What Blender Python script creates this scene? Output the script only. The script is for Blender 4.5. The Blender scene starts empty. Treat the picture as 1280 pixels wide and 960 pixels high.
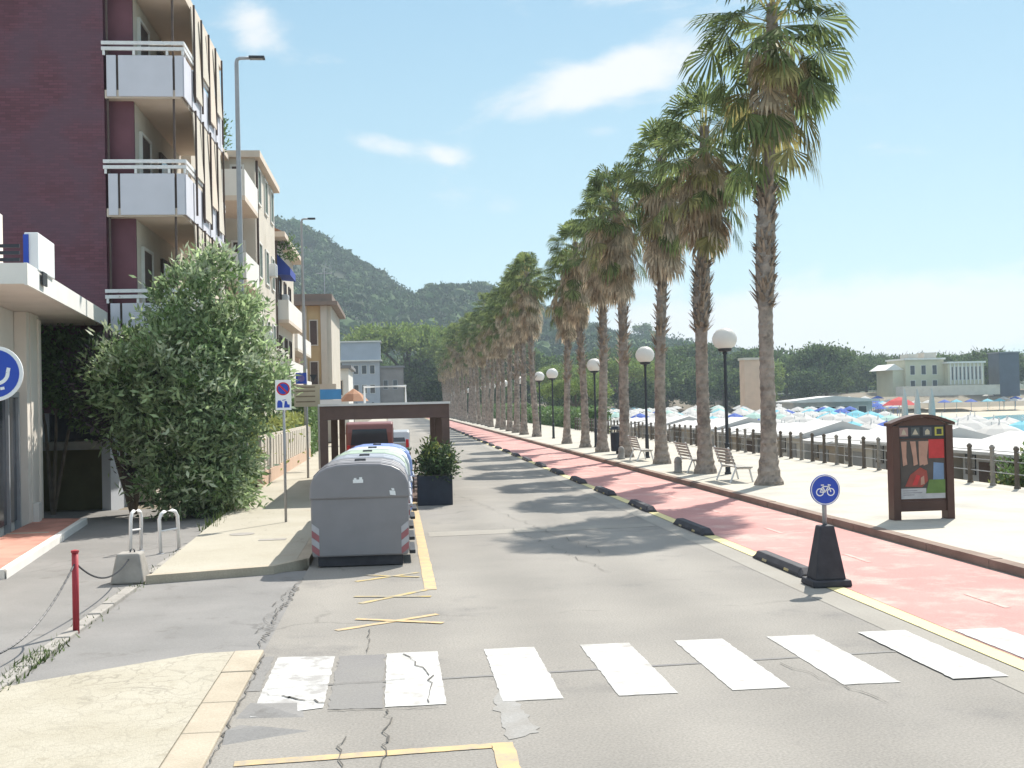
# recreated street scene: a seaside road with palms, a cycle lane and a promenade
HAZE = .00037
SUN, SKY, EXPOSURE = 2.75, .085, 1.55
SKYTINT = (1,1,1,1)
CLOUD = (4.1,4.05,4.0,1)
CLOUDS = [(11.0,15.7,5.2,1.35,.28,1.1),(10.4,13.0,1.3,.5,0,.6),(-6.4,18.0,1.5,1.2,.0,.85),(.2,12.6,2.2,.6,-.15,.6),(2.8,12.0,1.2,.5,0,.6),(25,3.2,11,2.1,.0,1.5),(12.8,3.4,6,1.6,0,.75),(13,19.3,3,.7,.1,.6)]
import bpy, bmesh, math, random
from mathutils import Vector, Matrix
R = math.radians
PI = math.pi
scene = bpy.context.scene
COL = scene.collection
random.seed(7)

# ------------------------------------------------------------------ helpers
class MB:
    """collects faces; build() links them as one mesh object"""
    def __init__(s): s.v = []; s.f = []; s.m = []
    def face(s, pts, mi=0):
        n = len(s.v); s.v += [tuple(p) for p in pts]; s.f.append(tuple(range(n, n+len(pts)))); s.m.append(mi)
    def raw(s, vs, fs, mi=0):
        n = len(s.v); s.v += vs
        for q in fs: s.f.append(tuple(i+n for i in q)); s.m.append(mi)
    def box(s, x0, x1, y0, y1, z0, z1, mi=0):
        vs = [(x0,y0,z0),(x1,y0,z0),(x1,y1,z0),(x0,y1,z0),(x0,y0,z1),(x1,y0,z1),(x1,y1,z1),(x0,y1,z1)]
        s.raw(vs, [(0,3,2,1),(4,5,6,7),(0,1,5,4),(1,2,6,5),(2,3,7,6),(3,0,4,7)], mi)
    def prism(s, poly, z0, z1, mi=0):
        a = sum(poly[i][0]*poly[(i+1)%len(poly)][1]-poly[(i+1)%len(poly)][0]*poly[i][1] for i in range(len(poly)))
        if a < 0: poly = poly[::-1]
        n = len(poly)
        vs = [(x,y,z0) for x,y in poly]+[(x,y,z1) for x,y in poly]
        fs = [tuple(range(n-1,-1,-1)), tuple(range(n,2*n))]+[(i,(i+1)%n,n+(i+1)%n,n+i) for i in range(n)]
        s.raw(vs, fs, mi)
    def ext_y(s, prof, y0, y1, mi=0):
        """profile in x,z extruded along y"""
        n = len(prof)
        vs = [(x,y0,z) for x,z in prof]+[(x,y1,z) for x,z in prof]
        fs = [tuple(range(n)), tuple(range(2*n-1,n-1,-1))]+[(n+i,n+(i+1)%n,(i+1)%n,i) for i in range(n)]
        s.raw(vs, fs, mi)
    def ext_x(s, prof, x0, x1, mi=0):
        """profile in y,z extruded along x"""
        n = len(prof)
        vs = [(x0,y,z) for y,z in prof]+[(x1,y,z) for y,z in prof]
        fs = [tuple(range(n)), tuple(range(2*n-1,n-1,-1))]+[(n+i,n+(i+1)%n,(i+1)%n,i) for i in range(n)]
        s.raw(vs, fs, mi)
    def tube(s, pts, r, n=8, mi=0, caps=True):
        pts = [Vector(p) for p in pts]; k = len(pts)
        rr = r if isinstance(r, (list,tuple)) else [r]*k
        vs = []; ref = None
        for i,p in enumerate(pts):
            t = (pts[min(i+1,k-1)]-pts[max(i-1,0)]).normalized()
            if ref is None: ref = Vector((1,0,0)) if abs(t.x) < .8 else Vector((0,1,0))
            a = t.cross(ref).normalized(); b = t.cross(a).normalized(); ref = b.cross(t) if False else ref
            for j in range(n):
                q = p+(a*math.cos(2*PI*j/n)+b*math.sin(2*PI*j/n))*rr[i]; vs.append(tuple(q))
        fs = [(i*n+j, i*n+(j+1)%n, (i+1)*n+(j+1)%n, (i+1)*n+j) for i in range(k-1) for j in range(n)]
        if caps: fs += [tuple(range(n-1,-1,-1)), tuple(range((k-1)*n, k*n))]
        s.raw(vs, fs, mi)
    def lathe(s, prof, n=16, c=(0,0,0), mi=0):
        """prof: list of (r,z)"""
        k = len(prof)
        vs = [(c[0]+r*math.cos(2*PI*j/n), c[1]+r*math.sin(2*PI*j/n), c[2]+z) for r,z in prof for j in range(n)]
        fs = [(i*n+j, i*n+(j+1)%n, (i+1)*n+(j+1)%n, (i+1)*n+j) for i in range(k-1) for j in range(n)]
        if prof[0][0] > 1e-4: fs.append(tuple(range(n-1,-1,-1)))
        if prof[-1][0] > 1e-4: fs.append(tuple(range((k-1)*n, k*n)))
        s.raw(vs, fs, mi)
    def disc_y(s, cx, cz, r, y0, y1, n=28, mi=0):
        s.ext_y([(cx+r*math.cos(2*PI*j/n), cz+r*math.sin(2*PI*j/n)) for j in range(n)], y0, y1, mi)
    def ring_y(s, cx, cz, r0, r1, y, n=28, mi=0, a0=0, a1=2*PI, th=.004):
        for j in range(n):
            a = a0+(a1-a0)*j/n; b = a0+(a1-a0)*(j+1)/n
            q = [(cx+r0*math.cos(a), cz+r0*math.sin(a)), (cx+r1*math.cos(a), cz+r1*math.sin(a)),
                 (cx+r1*math.cos(b), cz+r1*math.sin(b)), (cx+r0*math.cos(b), cz+r0*math.sin(b))]
            s.ext_y(q, y, y+th, mi)
    def bar_y(s, a, b, w, y, mi=0, th=.004):
        """flat stroke from a to b (x,z) of width w in the plane y"""
        d = Vector((b[0]-a[0], b[1]-a[1])); d.normalize(); nx, nz = -d.y*w/2, d.x*w/2
        s.ext_y([(a[0]-nx,a[1]-nz),(b[0]-nx,b[1]-nz),(b[0]+nx,b[1]+nz),(a[0]+nx,a[1]+nz)], y, y+th, mi)
    def build(s, name, mats, parent=None, world=False, smooth=False, bevel=0, seg=2):
        me = bpy.data.meshes.new(name)
        vs = s.v
        if world and parent is not None:
            o = parent.location.copy()
            p = parent.parent
            while p is not None: o = o+p.location; p = p.parent
            vs = [(x-o.x,y-o.y,z-o.z) for x,y,z in vs]
        me.from_pydata(vs, [], s.f)
        if not isinstance(mats, (list,tuple)): mats = [mats]
        for m in mats: me.materials.append(m)
        if len(mats) > 1: me.polygons.foreach_set('material_index', s.m)
        if smooth: me.polygons.foreach_set('use_smooth', [True]*len(s.f))
        me.update()
        ob = bpy.data.objects.new(name, me); COL.objects.link(ob)
        if parent is not None: ob.parent = parent
        if bevel:
            w = ob.modifiers.new('weld', 'WELD'); w.merge_threshold = .0005
            b = ob.modifiers.new('bevel', 'BEVEL'); b.width = bevel; b.segments = seg; b.limit_method = 'ANGLE'; b.angle_limit = R(35)
        return ob

def tag(o, label=None, cat=None, group=None, kind=None):
    if label: o['label'] = label
    if cat: o['category'] = cat
    if group: o['group'] = group
    if kind: o['kind'] = kind
    return o

def thing(name, label, cat, loc=(0,0,0), rz=0, group=None):
    o = bpy.data.objects.new(name, None); COL.objects.link(o)
    o.empty_display_size = .2
    o.location = loc; o.rotation_euler = (0,0,rz)
    return tag(o, label, cat, group)

def kids(o): return [c for c in bpy.data.objects if c.parent == o]
def dup(root, loc, rz=0, scale=1, label=None, group=None, tree=None, rot=None):
    """copy of a thing with copies of its parts and sub-parts"""
    def rec(o, par):
        c = o.copy(); COL.objects.link(c); c.parent = par
        for ch in (tree or {}).get(o.name) or kids(o): rec(ch, c)
        return c
    r = rec(root, None)
    r.location = loc; r.rotation_euler = rot or (0,0,rz); r.scale = (scale,)*3
    if label: r['label'] = label
    if group: r['group'] = group
    return r

ORD = ['first','second','third','fourth','fifth','sixth','seventh','eighth','ninth','tenth','eleventh','twelfth','thirteenth','fourteenth',
       'fifteenth','sixteenth','seventeenth','eighteenth','nineteenth','twentieth']
ORD += ['twenty-'+w for w in ORD[:9]]+['thirtieth']+['thirty-'+w for w in ORD[:9]]

# ------------------------------------------------------------------ materials
def lin(c):
    return tuple(((x/12.92) if x <= .04045 else ((x+.055)/1.055)**2.4) for x in c)
def mat(name, col, rough=.7, var=.12, scale=6, bump=0, bscale=60, spec=.3, metal=0, island=0, wear=None, trans=0, detail=6):
    m = bpy.data.materials.new(name); m.use_nodes = True
    nt = m.node_tree; nd = nt.nodes; lk = nt.links
    b = nd['Principled BSDF']
    b.inputs['Roughness'].default_value = rough; b.inputs['Metallic'].default_value = metal
    b.inputs['Specular IOR Level'].default_value = spec
    tc = nd.new('ShaderNodeTexCoord')
    no = nd.new('ShaderNodeTexNoise'); no.inputs['Scale'].default_value = scale; no.inputs['Detail'].default_value = detail
    lk.new(tc.outputs['Object'], no.inputs['Vector'])
    rp = nd.new('ShaderNodeMapRange'); rp.inputs['From Min'].default_value = .3; rp.inputs['From Max'].default_value = .7
    rp.inputs['To Min'].default_value = 1-var; rp.inputs['To Max'].default_value = 1+var
    lk.new(no.outputs['Fac'], rp.inputs['Value'])
    mx = nd.new('ShaderNodeVectorMath'); mx.operation = 'SCALE'; mx.inputs[0].default_value = col[:3]
    lk.new(rp.outputs['Result'], mx.inputs['Scale'])
    out = mx.outputs['Vector']
    if island:
        g = nd.new('ShaderNodeNewGeometry')
        hs = nd.new('ShaderNodeMapRange'); hs.inputs['To Min'].default_value = 1-island; hs.inputs['To Max'].default_value = 1+island
        lk.new(g.outputs['Random Per Island'], hs.inputs['Value'])
        m2 = nd.new('ShaderNodeVectorMath'); m2.operation = 'SCALE'
        lk.new(out, m2.inputs[0]); lk.new(hs.outputs['Result'], m2.inputs['Scale']); out = m2.outputs['Vector']
    if wear:
        wc, ws, lo, hi = wear
        n2 = nd.new('ShaderNodeTexNoise'); n2.inputs['Scale'].default_value = ws; n2.inputs['Detail'].default_value = 8; n2.inputs['Roughness'].default_value = .65
        lk.new(tc.outputs['Object'], n2.inputs['Vector'])
        r2 = nd.new('ShaderNodeMapRange'); r2.inputs['From Min'].default_value = lo; r2.inputs['From Max'].default_value = hi
        lk.new(n2.outputs['Fac'], r2.inputs['Value'])
        mm = nd.new('ShaderNodeMix'); mm.data_type = 'RGBA'
        lk.new(r2.outputs['Result'], mm.inputs['Factor']); lk.new(out, mm.inputs['A']); mm.inputs['B'].default_value = (*wc,1)
        out = mm.outputs['Result']
    lk.new(out, b.inputs['Base Color'])
    if bump:
        bn = nd.new('ShaderNodeTexNoise'); bn.inputs['Scale'].default_value = bscale; bn.inputs['Detail'].default_value = 4
        lk.new(tc.outputs['Object'], bn.inputs['Vector'])
        bp = nd.new('ShaderNodeBump'); bp.inputs['Strength'].default_value = bump; bp.inputs['Distance'].default_value = .02
        lk.new(bn.outputs['Fac'], bp.inputs['Height']); lk.new(bp.outputs['Normal'], b.inputs['Normal'])
    if trans:
        tr = nd.new('ShaderNodeBsdfTranslucent'); lk.new(out, tr.inputs['Color'])
        ms = nd.new('ShaderNodeMixShader'); ms.inputs['Fac'].default_value = trans
        lk.new(b.outputs['BSDF'], ms.inputs[1]); lk.new(tr.outputs['BSDF'], ms.inputs[2])
        lk.new(ms.outputs['Shader'], nd['Material Output'].inputs['Surface'])
    return m

def ground_mat(name, col, patch, crack=0, grain=.10, rough=.9, pscale=.35, crack_scale=.35, stain=None, bump=.25, tracks=0, cw=1):
    """asphalt or paving: fine grain, broad patches, optional cracks and stains, in world units"""
    m = bpy.data.materials.new(name); m.use_nodes = True
    nt = m.node_tree; nd = nt.nodes; lk = nt.links; b = nd['Principled BSDF']
    b.inputs['Roughness'].default_value = rough; b.inputs['Specular IOR Level'].default_value = .25
    tc = nd.new('ShaderNodeTexCoord'); V = tc.outputs['Object']
    def noise(sc, det=6, ro=.6):
        n = nd.new('ShaderNodeTexNoise'); n.inputs['Scale'].default_value = sc; n.inputs['Detail'].default_value = det; n.inputs['Roughness'].default_value = ro
        lk.new(V, n.inputs['Vector']); return n.outputs['Fac']
    def rng(v, a, c, lo, hi):
        r = nd.new('ShaderNodeMapRange'); lk.new(v, r.inputs['Value'])
        for k, x in zip(('From Min','From Max','To Min','To Max'), (a,c,lo,hi)): r.inputs[k].default_value = x
        return r.outputs['Result']
    def mix(f, A, B):
        k = nd.new('ShaderNodeMix'); k.data_type = 'RGBA'; lk.new(f, k.inputs['Factor'])
        if isinstance(A, tuple): k.inputs['A'].default_value = (*A,1)
        else: lk.new(A, k.inputs['A'])
        if isinstance(B, tuple): k.inputs['B'].default_value = (*B,1)
        else: lk.new(B, k.inputs['B'])
        return k.outputs['Result']
    c = mix(rng(noise(pscale), .38, .64, 0, 1), col, patch)
    if stain: c = mix(rng(noise(stain[1], 8, .7), stain[2], stain[3], 0, 1), c, stain[0])
    if crack:
        wn = nd.new('ShaderNodeTexNoise'); wn.inputs['Scale'].default_value = 1.6; wn.inputs['Detail'].default_value = 5
        lk.new(V, wn.inputs['Vector'])
        ad = nd.new('ShaderNodeVectorMath'); ad.operation = 'MULTIPLY_ADD'; lk.new(wn.outputs['Color'], ad.inputs[0])
        ad.inputs[1].default_value = (.9,.9,0); lk.new(V, ad.inputs[2])
        vo = nd.new('ShaderNodeTexVoronoi'); vo.feature = 'DISTANCE_TO_EDGE'; vo.inputs['Scale'].default_value = crack_scale
        lk.new(ad.outputs['Vector'], vo.inputs['Vector'])
        f = rng(vo.outputs['Distance'], .002*cw, .007*cw, crack, 0)
        ck = nd.new('ShaderNodeMath'); ck.operation = 'MULTIPLY'; lk.new(f, ck.inputs[0]); lk.new(rng(noise(.5), .47, .6, 0 if cw == 1 else .35, 1), ck.inputs[1])
        c = mix(ck.outputs[0], c, tuple(x*.3 for x in col))
    s = nd.new('ShaderNodeVectorMath'); s.operation = 'SCALE'; lk.new(c, s.inputs[0])
    gr_ = rng(noise(45, 3), .3, .7, 1-grain, 1+grain)
    if tracks:
        sx_ = nd.new('ShaderNodeSeparateXYZ'); lk.new(V, sx_.inputs[0])
        wv = nd.new('ShaderNodeMath'); wv.operation = 'MULTIPLY_ADD'; lk.new(sx_.outputs['X'], wv.inputs[0]); wv.inputs[1].default_value = 3.7; wv.inputs[2].default_value = -5.9
        cs = nd.new('ShaderNodeMath'); cs.operation = 'COSINE'; lk.new(wv.outputs[0], cs.inputs[0])
        t2 = nd.new('ShaderNodeMath'); t2.operation = 'MULTIPLY'; lk.new(rng(cs.outputs[0], -1, 1, 1+tracks, 1-tracks), t2.inputs[0]); lk.new(gr_, t2.inputs[1]); gr_ = t2.outputs[0]
    lk.new(gr_, s.inputs['Scale'])
    lk.new(s.outputs['Vector'], b.inputs['Base Color'])
    bp = nd.new('ShaderNodeBump'); bp.inputs['Strength'].default_value = bump; bp.inputs['Distance'].default_value = .01
    lk.new(noise(70, 3), bp.inputs['Height']); lk.new(bp.outputs['Normal'], b.inputs['Normal'])
    return m

def tile_mat(name, col, mortar, sx, sy, rot=0, vert=None, rough=.8, msize=.02, var=.15, bump=.4, offset=.5, patch=None):
    """bricks / tiles / cobbles by Brick Texture; vert 'xz' maps to a wall facing y, 'yz' to a wall facing x"""
    m = bpy.data.materials.new(name); m.use_nodes = True
    nt = m.node_tree; nd = nt.nodes; lk = nt.links; b = nd['Principled BSDF']
    b.inputs['Roughness'].default_value = rough; b.inputs['Specular IOR Level'].default_value = .3
    tc = nd.new('ShaderNodeTexCoord'); V = tc.outputs['Object']
    if vert:
        sp = nd.new('ShaderNodeSeparateXYZ'); lk.new(V, sp.inputs[0]); cb = nd.new('ShaderNodeCombineXYZ')
        lk.new(sp.outputs['X' if vert == 'xz' else 'Y'], cb.inputs['X']); lk.new(sp.outputs['Z'], cb.inputs['Y']); V = cb.outputs[0]
    mp = nd.new('ShaderNodeMapping'); mp.inputs['Rotation'].default_value = (0,0,rot); lk.new(V, mp.inputs['Vector'])
    wn = nd.new('ShaderNodeTexNoise'); wn.inputs['Scale'].default_value = 7; lk.new(mp.outputs[0], wn.inputs['Vector'])
    ad = nd.new('ShaderNodeVectorMath'); ad.operation = 'MULTIPLY_ADD'; lk.new(wn.outputs['Color'], ad.inputs[0]); ad.inputs[1].default_value = (.03*sx*4,.03*sy*4,0)
    lk.new(mp.outputs[0], ad.inputs[2])
    br = nd.new('ShaderNodeTexBrick'); lk.new(ad.outputs['Vector'], br.inputs['Vector'])
    br.inputs['Scale'].default_value = 1; br.inputs['Brick Width'].default_value = sx; br.inputs['Row Height'].default_value = sy
    br.inputs['Mortar Size'].default_value = msize; br.offset = offset
    br.inputs['Color1'].default_value = (*[x*(1-var) for x in col],1); br.inputs['Color2'].default_value = (*[min(1,x*(1+var)) for x in col],1)
    br.inputs['Mortar'].default_value = (*mortar,1)
    no = nd.new('ShaderNodeTexNoise'); no.inputs['Scale'].default_value = .7; no.inputs['Detail'].default_value = 8; lk.new(tc.outputs['Object'], no.inputs['Vector'])
    rp = nd.new('ShaderNodeMapRange'); rp.inputs['From Min'].default_value = .3; rp.inputs['From Max'].default_value = .7; rp.inputs['To Min'].default_value = .84; rp.inputs['To Max'].default_value = 1.12
    lk.new(no.outputs['Fac'], rp.inputs['Value'])
    s = nd.new('ShaderNodeVectorMath'); s.operation = 'SCALE'; lk.new(br.outputs['Color'], s.inputs[0]); lk.new(rp.outputs['Result'], s.inputs['Scale'])
    out = s.outputs['Vector']
    if patch:
        r2 = nd.new('ShaderNodeMapRange'); r2.inputs['From Min'].default_value = .42; r2.inputs['From Max'].default_value = .58; lk.new(no.outputs['Fac'], r2.inputs['Value'])
        k = nd.new('ShaderNodeMix'); k.data_type = 'RGBA'; lk.new(r2.outputs['Result'], k.inputs['Factor']); lk.new(out, k.inputs['A']); k.inputs['B'].default_value = (*patch,1)
        k2 = nd.new('ShaderNodeMath'); k2.operation = 'MULTIPLY'; k2.inputs[1].default_value = .7; lk.new(r2.outputs['Result'], k2.inputs[0]); lk.new(k2.outputs[0], k.inputs['Factor'])
        out = k.outputs['Result']
    lk.new(out, b.inputs['Base Color'])
    bp = nd.new('ShaderNodeBump'); bp.inputs['Strength'].default_value = bump; bp.inputs['Distance'].default_value = .01; bp.invert = True
    lk.new(br.outputs['Fac'], bp.inputs['Height']); lk.new(bp.outputs['Normal'], b.inputs['Normal'])
    return m

M = {}
M['asphalt'] = ground_mat('asphalt_road', (.255,.236,.210), (.215,.20,.18), crack=.3, crack_scale=.12, stain=((.165,.155,.145), .55, .56, .72), grain=.2, tracks=.055)
M['asphalt_old'] = ground_mat('asphalt_driveway', (.225,.215,.205), (.185,.178,.17), crack=.35, crack_scale=.3, pscale=.6, stain=((.15,.14,.13), 1.4, .58, .7))
M['asphalt_patch'] = ground_mat('asphalt_patch', (.19,.18,.175), (.215,.205,.19), crack=.7, crack_scale=.6)
M['asphalt_pale'] = ground_mat('asphalt_pale', (.285,.265,.232), (.26,.24,.21), pscale=1)
M['lane_red'] = ground_mat('cycle_lane_red', (.47,.245,.22), (.41,.21,.19), grain=.12, pscale=.5, stain=((.54,.38,.33), .9, .5, .72))
M['promenade'] = tile_mat('promenade_paving', (.385,.36,.31), (.335,.31,.265), .62, .62, msize=.008, var=.045, bump=.25, offset=.5, patch=(.44,.39,.31))
M['pavement'] = ground_mat('pavement_cream', (.40,.37,.305), (.36,.33,.265), grain=.1, pscale=.5, stain=((.36,.31,.24), 1.1, .6, .75), crack=.35, crack_scale=.4)
M['kerb_stone'] = ground_mat('kerb_stone', (.42,.36,.28), (.34,.29,.22), pscale=1.2)
M['kerb_red'] = ground_mat('kerb_brown', (.20,.145,.115), (.26,.19,.15), pscale=1.2)
M['cobble'] = ground_mat('cobble_apron', (.40,.365,.295), (.355,.32,.25), crack=.42, crack_scale=5.5, cw=9, pscale=1.2, stain=((.29,.255,.19), 2.2, .58, .72), bump=.6)
M['red_tile'] = tile_mat('red_tile', (.46,.22,.17), (.38,.24,.19), .3, .3, rot=.115, msize=.008, offset=0)
M['earth'] = ground_mat('earth', (.20,.17,.13), (.16,.14,.10), pscale=.2)
M['sand'] = ground_mat('sand', (.46,.40,.30), (.40,.34,.26), pscale=.15)
M['white_paint'] = mat('white_road_paint', (.45,.44,.42), .8, .08, 3, bump=.15, wear=((.31,.29,.265), 4.5, .50, .70))
M['white_paint_worn'] = mat('white_road_paint_worn', (.48,.47,.45), .8, .06, 3, bump=.15, wear=((.30,.285,.27), 3.4, .46, .60))
M['yellow_paint'] = mat('yellow_road_paint', (.50,.36,.19), .8, .08, 3, wear=((.31,.27,.21), 5.0, .46, .68))
M['yellow_faded'] = mat('yellow_road_paint_faded', (.46,.35,.15), .8, .08, 3, wear=((.29,.265,.22), 3.0, .45, .62))
M['yellow_pale'] = mat('pale_yellow_paint', (.66,.56,.27), .8, .06, 3, wear=((.40,.35,.24), 3.0, .50, .68))
M['shop_cream'] = mat('shop_render', (.74,.67,.60), .85, .05, 1.2, bump=.1, wear=((.56,.49,.42), 1.1, .58, .8))
M['leaf_deep'] = mat('planter_leaf', (.06,.09,.04), .6, .2, 1, island=.5, trans=.25)
M['car_silver'] = mat('car_silver', (.42,.43,.44), .3, .03, 2, spec=.6, metal=.3)
M['rail_post'] = mat('rail_post', (.115,.09,.07), .7, .2, 6)
M['rail_post_pale'] = mat('rail_post_pale', (.25,.22,.19), .7, .2, 6)
M['eave_brown'] = mat('eave_brown', (.22,.17,.14), .8, .1, 2)
M['weed'] = mat('weed_green', (.10,.14,.04), .8, .2, 9, island=.4)
M['dark_tile'] = tile_mat('dark_wall_tile', (.150,.057,.075), (.110,.046,.06), .24, .07, vert='xz', msize=.006, var=.16, bump=.25, rough=.6, patch=(.108,.062,.084))
M['dark_wall'] = mat('dark_wall_plain', (.14,.057,.072), .7, .12, 2)
M['cream'] = mat('cream_render', (.56,.49,.41), .85, .07, 1.2, bump=.15, wear=((.42,.35,.27), .9, .55, .8))
M['cream2'] = mat('pale_render', (.56,.505,.43), .85, .06, 1, bump=.1, wear=((.44,.38,.30), .7, .54, .8))
M['peach'] = mat('peach_soffit', (.62,.52,.43), .85, .05, 1.5)
M['ochre'] = mat('ochre_render', (.52,.38,.21), .85, .08, 1)
M['grey_render'] = mat('grey_render', (.40,.42,.46), .85, .07, .8)
M['pink_render'] = mat('pink_render', (.56,.40,.30), .85, .07, .8)
M['white_wall'] = mat('white_render', (.68,.66,.62), .8, .05, 1.5)
M['balcony_panel'] = mat('balcony_panel', (.60,.59,.64), .6, .04, 2)
M['white_metal'] = mat('white_metal', (.72,.71,.70), .45, .06, 8, wear=((.42,.36,.30), 9, .62, .75))
M['grey_metal'] = mat('grey_metal', (.33,.34,.36), .45, .06, 8, metal=.2)
M['pole_grey'] = mat('pole_grey', (.34,.34,.35), .5, .08, 4, metal=.1)
M['dark_metal'] = mat('dark_metal', (.035,.038,.045), .5, .15, 8)
M['brown_metal'] = mat('brown_rod', (.10,.07,.06), .6, .1, 8)
M['glass'] = mat('window_glass', (.03,.035,.045), .12, .2, 1, spec=.6)
M['shutter'] = mat('shutter_brown', (.10,.07,.06), .7, .15, 20)
M['shutter_green'] = mat('shutter_green', (.06,.10,.075), .7, .15, 20)
M['globe'] = mat('lamp_globe', (.78,.76,.73), .35, .03, 3, trans=.35)
M['bin_grey'] = mat('bin_grey', (.235,.225,.235), .5, .06, 2.5, wear=((.25,.24,.25), 3.5, .56, .8), spec=.35, bump=.05)
M['bin_lid'] = mat('bin_lid_grey', (.33,.35,.39), .45, .05, 2.5)
M['bin_lid_green'] = mat('bin_lid_green', (.42,.50,.40), .45, .06, 2.5)
M['bin_lid_white'] = mat('bin_lid_white', (.60,.62,.64), .45, .06, 2.5)
M['bin_blue'] = mat('bin_blue', (.25,.34,.62), .45, .06, 2.5)
M['rubber'] = mat('black_rubber', (.045,.043,.05), .75, .2, 6, bump=.2)
M['sign_blue'] = mat('sign_blue', (.03,.075,.42), .4, .03, 3)
M['sign_white'] = mat('sign_white', (.80,.80,.80), .4, .02, 3)
M['sign_red'] = mat('sign_red', (.55,.03,.035), .4, .03, 3)
M['sign_beige'] = mat('sign_beige', (.46,.40,.30), .5, .05, 3)
M['sign_cyan'] = mat('sign_cyan', (.08,.30,.62), .5, .05, 3)
M['red_post'] = mat('red_post', (.36,.035,.045), .5, .12, 6, wear=((.30,.16,.13), 9, .62, .75))
M['concrete'] = mat('concrete', (.30,.28,.255), .9, .15, 5, bump=.3, bscale=30)
M['panel_brown'] = mat('kiosk_brown', (.085,.042,.032), .45, .1, 3)
M['reflect_red'] = mat('reflector_red', (.34,.13,.14), .5, .1, 6)
M['reflect_white'] = mat('reflector_white', (.42,.41,.43), .5, .1, 6)
M['pergola'] = mat('pergola_brown', (.125,.075,.06), .6, .12, 4)
M['canvas'] = mat('canvas_white', (.72,.70,.67), .8, .05, 2, trans=.25)
M['planter'] = mat('planter_dark', (.030,.034,.045), .6, .15, 5)
M['bark'] = mat('bark', (.14,.11,.085), .9, .3, 4, bump=.6, bscale=12)
M['palm_bark'] = mat('palm_bark', (.30,.25,.21), .95, .3, 5, bump=.8, bscale=16, wear=((.17,.14,.12), 3, .5, .62))
M['palm_boot'] = mat('palm_boot', (.29,.235,.185), .95, .25, 6, island=.3)
M['frond'] = mat('palm_frond', (.16,.20,.075), .75, .2, 1.2, island=.5, trans=.45, spec=.12)
M['frond_old'] = mat('palm_frond_old', (.28,.25,.10), .65, .25, 1.2, island=.4, trans=.4)
M['dead'] = mat('palm_dead_frond', (.54,.44,.32), .9, .25, 1.4, island=.4, trans=.42)
M['leaf_ole'] = mat('oleander_leaf', (.30,.385,.20), .6, .25, .8, island=.55, trans=.5, spec=.4)
M['leaf_pale'] = mat('pale_leaf', (.47,.53,.36), .55, .15, 1, island=.3, trans=.3)
M['flower'] = mat('white_flower', (.78,.76,.66), .7, .05, 3, island=.1, trans=.3)
M['leaf_dark'] = mat('purple_leaf', (.095,.07,.085), .6, .25, 1, island=.5, trans=.2)
M['leaf_green'] = mat('hedge_leaf', (.12,.19,.065), .6, .2, 1, island=.45, trans=.3)
M['leaf_yellow'] = mat('yellow_green_leaf', (.27,.30,.09), .6, .2, 1, island=.4, trans=.35)
M['leaf_pine'] = mat('pine_leaf', (.10,.145,.05), .75, .3, .25, island=.55, trans=.3)
M['leaf_pine_b'] = mat('bright_pine_leaf', (.20,.26,.07), .75, .2, .25, island=.4, trans=.25)
M['hill'] = mat('hill_scrub', (.035,.050,.025), .95, .3, .03, detail=8)
M['hill_tree'] = mat('hill_tree', (.060,.098,.032), .95, .3, .05, island=.45, bump=1, bscale=.6)
M['para_white'] = mat('parasol_white', (.58,.565,.54), .8, .05, 2, trans=.3)
M['para_blue'] = mat('parasol_blue', (.05,.12,.45), .8, .08, 2, trans=.3)
M['para_cyan'] = mat('parasol_turquoise', (.20,.52,.60), .8, .08, 2, trans=.3)
M['para_teal'] = mat('parasol_pale_green', (.42,.58,.52), .8, .08, 2, trans=.3)
M['para_red'] = mat('parasol_red', (.60,.08,.08), .8, .08, 2, trans=.3)
M['orange'] = mat('parasol_orange', (.52,.29,.18), .8, .08, 2, trans=.3)
M['awning_blue'] = mat('awning_blue', (.035,.065,.30), .8, .08, 2)
M['car_red'] = mat('car_red', (.22,.075,.06), .3, .04, 2, spec=.6)
M['roof_grey'] = mat('roof_grey', (.20,.20,.21), .8, .1, 2)
M['roof_tile'] = mat('roof_tile', (.30,.16,.10), .85, .15, 2)
M['cabin_wall'] = mat('cabin_wall', (.46,.40,.33), .8, .1, 1.5)
M['cabin_wall_b'] = mat('cabin_wall_grey', (.42,.42,.42), .8, .1, 1.5)
M['cabin_roof'] = mat('cabin_roof', (.50,.485,.465), .75, .1, .9)
M['wood_slat'] = mat('bench_slat', (.33,.31,.28), .7, .1, 5)
def water_mat():
    m = bpy.data.materials.new('sea_water'); m.use_nodes = True
    nt = m.node_tree; b = nt.nodes['Principled BSDF']
    b.inputs['Base Color'].default_value = (.035,.22,.27,1); b.inputs['Roughness'].default_value = .18
    n = nt.nodes.new('ShaderNodeTexNoise'); n.inputs['Scale'].default_value = .6; n.inputs['Detail'].default_value = 6
    tc = nt.nodes.new('ShaderNodeTexCoord'); nt.links.new(tc.outputs['Object'], n.inputs['Vector'])
    p = nt.nodes.new('ShaderNodeBump'); p.inputs['Strength'].default_value = .6; p.inputs['Distance'].default_value = .3
    nt.links.new(n.outputs['Fac'], p.inputs['Height']); nt.links.new(p.outputs['Normal'], b.inputs['Normal'])
    return m
M['sea'] = water_mat()
# ------------------------------------------------------------------ the setting
def struct(name, mb, m, **k): return tag(mb.build(name, m, **k), kind='structure')
def sheet(name, poly, z, m):
    b = MB(); b.face([(x,y,z) for x,y in poly]); return struct(name, b, m)

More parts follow.
